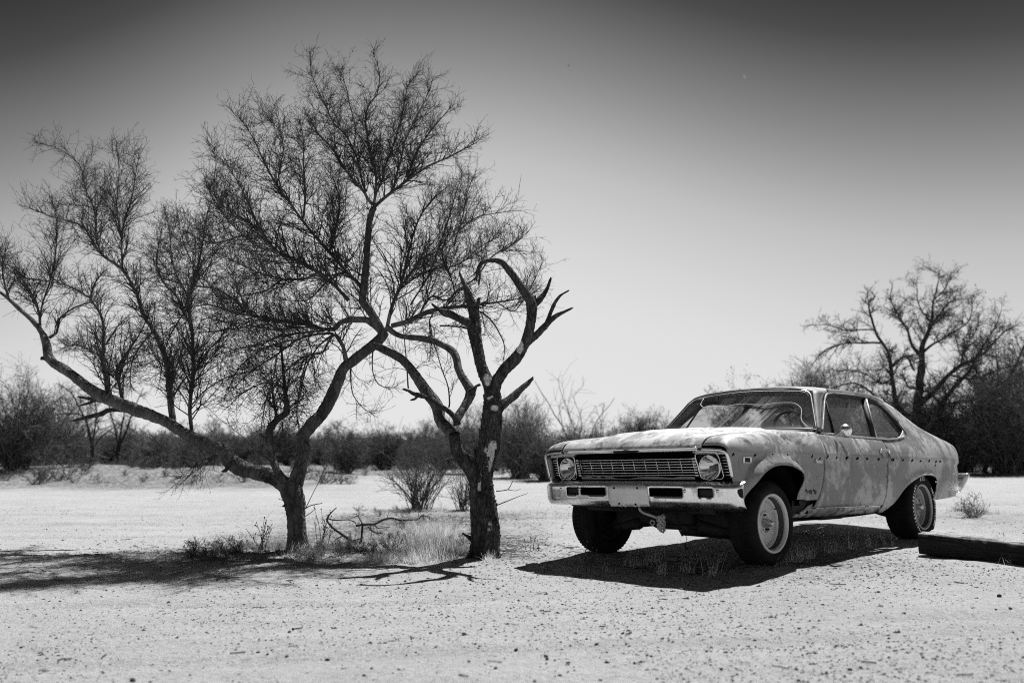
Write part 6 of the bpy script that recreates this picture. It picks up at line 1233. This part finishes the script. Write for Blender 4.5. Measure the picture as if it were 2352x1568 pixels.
def chips(C, s, seed, mat, name, label, flat=.5):
    rng = np.random.default_rng(seed); n = len(C); o = np.array([[1, 0, 0], [0, 1, 0], [-1, 0, 0], [0, -1, 0], [0, 0, 1], [0, 0, -.6]]); fc = np.array([[0, 1, 4], [1, 2, 4], [2, 3, 4], [3, 0, 4], [1, 0, 5], [2, 1, 5], [3, 2, 5], [0, 3, 5]])
    a = rng.uniform(0, 6.28, n); c, q = np.cos(a)[:, None], np.sin(a)[:, None]; W = o[None] * rng.uniform(.5, 1.3, (n, 6, 1)) * np.array([1, 1, flat]); W[..., 0] *= rng.uniform(.7, 1.9, n)[:, None]
    W = np.stack([W[..., 0] * c - W[..., 1] * q, W[..., 0] * q + W[..., 1] * c, W[..., 2]], -1) * s[:, None, None] + C[:, None]
    tag(mk(name, W.reshape(-1, 3), [(fc[None] + 6 * np.arange(n)[:, None, None]).reshape(-1, 3)], MAT[mat], None, False), label, name, None, 'stuff')
def field(n, seed, y0=1.9, y1=16, keep=None):
    rng = np.random.default_rng(seed); Y = 1 / rng.uniform(1 / y1, 1 / y0, n); X = rng.uniform(-.68, .68, n) * Y; P = np.stack([X, Y, 0 * X], -1); m = rng.random(n) < np.clip(.45 + .9 * vnoise(P + seed, .8) + .5 * vnoise(P, 2.7), .05, 1)
    if keep is not None: m &= keep(X, Y)
    X, Y = X[m], Y[m]; return np.c_[X, Y, hz(X, Y)], rng
C, rng = field(42000, 5); chips(C, (.0024 * C[:, 1] ** .6 * rng.uniform(.5, 1.0, len(C))) + .007 * rng.random(len(C)) ** 9, 6, 'stone', 'gravel', 'fine dark gravel strewn over the pale dirt', .7)
C, rng = field(2500, 8); chips(C, .0016 * C[:, 1] ** .5 * rng.uniform(.6, 1.3, len(C)), 9, 'stone_pale', 'grit', 'pale glinting grit scattered over the dirt', .7)
rng = np.random.default_rng(21); n = 16000; X = rng.uniform(-5, 1.2, n); Y = np.where(rng.random(n) < .65, rng.normal(8.45, .75, n), rng.normal(10.3, 1.6, n)); m = rng.random(n) < np.clip(litter_mask(X, Y) * 1.1, 0, 1); X, Y = X[m], Y[m]
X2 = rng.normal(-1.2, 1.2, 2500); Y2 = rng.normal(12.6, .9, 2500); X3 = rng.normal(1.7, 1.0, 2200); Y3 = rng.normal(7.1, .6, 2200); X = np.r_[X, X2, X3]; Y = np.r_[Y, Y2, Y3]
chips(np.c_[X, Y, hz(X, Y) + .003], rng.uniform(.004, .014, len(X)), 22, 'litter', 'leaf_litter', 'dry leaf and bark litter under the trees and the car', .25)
nS = 420; X = np.r_[rng.uniform(-4.5, .6, 300), rng.uniform(-3, 4, 120)]; Y = np.r_[rng.normal(8.4, .7, 300), 1 / rng.uniform(1 / 9, 1 / 2.6, 120)]; a = rng.uniform(0, 6.28, nS); L = rng.uniform(.03, .16, nS) * np.r_[np.ones(300), np.full(120, .6)]
tt = np.linspace(-.5, .5, 5); PX = X[:, None] + np.cos(a)[:, None] * L[:, None] * tt + rng.normal(size=(nS, 5)) * .004; PY = Y[:, None] + np.sin(a)[:, None] * L[:, None] * tt + rng.normal(size=(nS, 5)) * .004
P = np.stack([PX, PY, hz(PX, PY) + .005], -1); V, F = tubes(P, np.full((nS, 5), .0022) * rng.uniform(.6, 1.6, (nS, 1)), 4); tag(mk('fallen_twigs', V, F, MAT['litter'], None), 'broken twigs lying under the trees', 'twigs', None, 'stuff')
# two specks in the sky
d = ray(1306, 152); b = np.array([0, 0, CAM_H]) + d / d[1] * 45; s = .085
Vb = np.array([(0, .9, 0), (.16, .2, .05), (0, -1.0, .05), (-.16, .2, .05), (0, .2, .16), (0, .1, -.14), (1.25, -.1, .55), (.5, -.35, .32), (-1.25, -.1, .55), (-.5, -.35, .32)]) * s
o = mk('bird', Vb, [np.array([[0, 1, 4], [0, 4, 3], [0, 5, 1], [0, 3, 5], [1, 2, 4], [4, 2, 3], [1, 5, 2], [3, 2, 5], [1, 6, 7], [1, 7, 2], [3, 9, 8], [3, 2, 9]])], MAT['stone'], None, False); o.location = b; o.rotation_euler = (.3, .2, .6)
tag(o, 'tiny dark bird high in the sky above the gap between tree and car', 'bird')
d = ray(1710, 178); b = np.array([0, 0, CAM_H]) + d / d[1] * 60; V, F = tube1(np.array([(-.075, 0, .17), (-.03, 0, .07), (.0, 0, 0), (.02, 0, -.05), (.035, 0, -.09)]), [.012, .05, .07, .06, .018], 8, 10)
o = mk('drifting_fluff', V, F, MAT['stone_pale'], None); o.location = b; tag(o, 'tiny pale streak of airborne fluff high in the sky above the car', 'fluff')
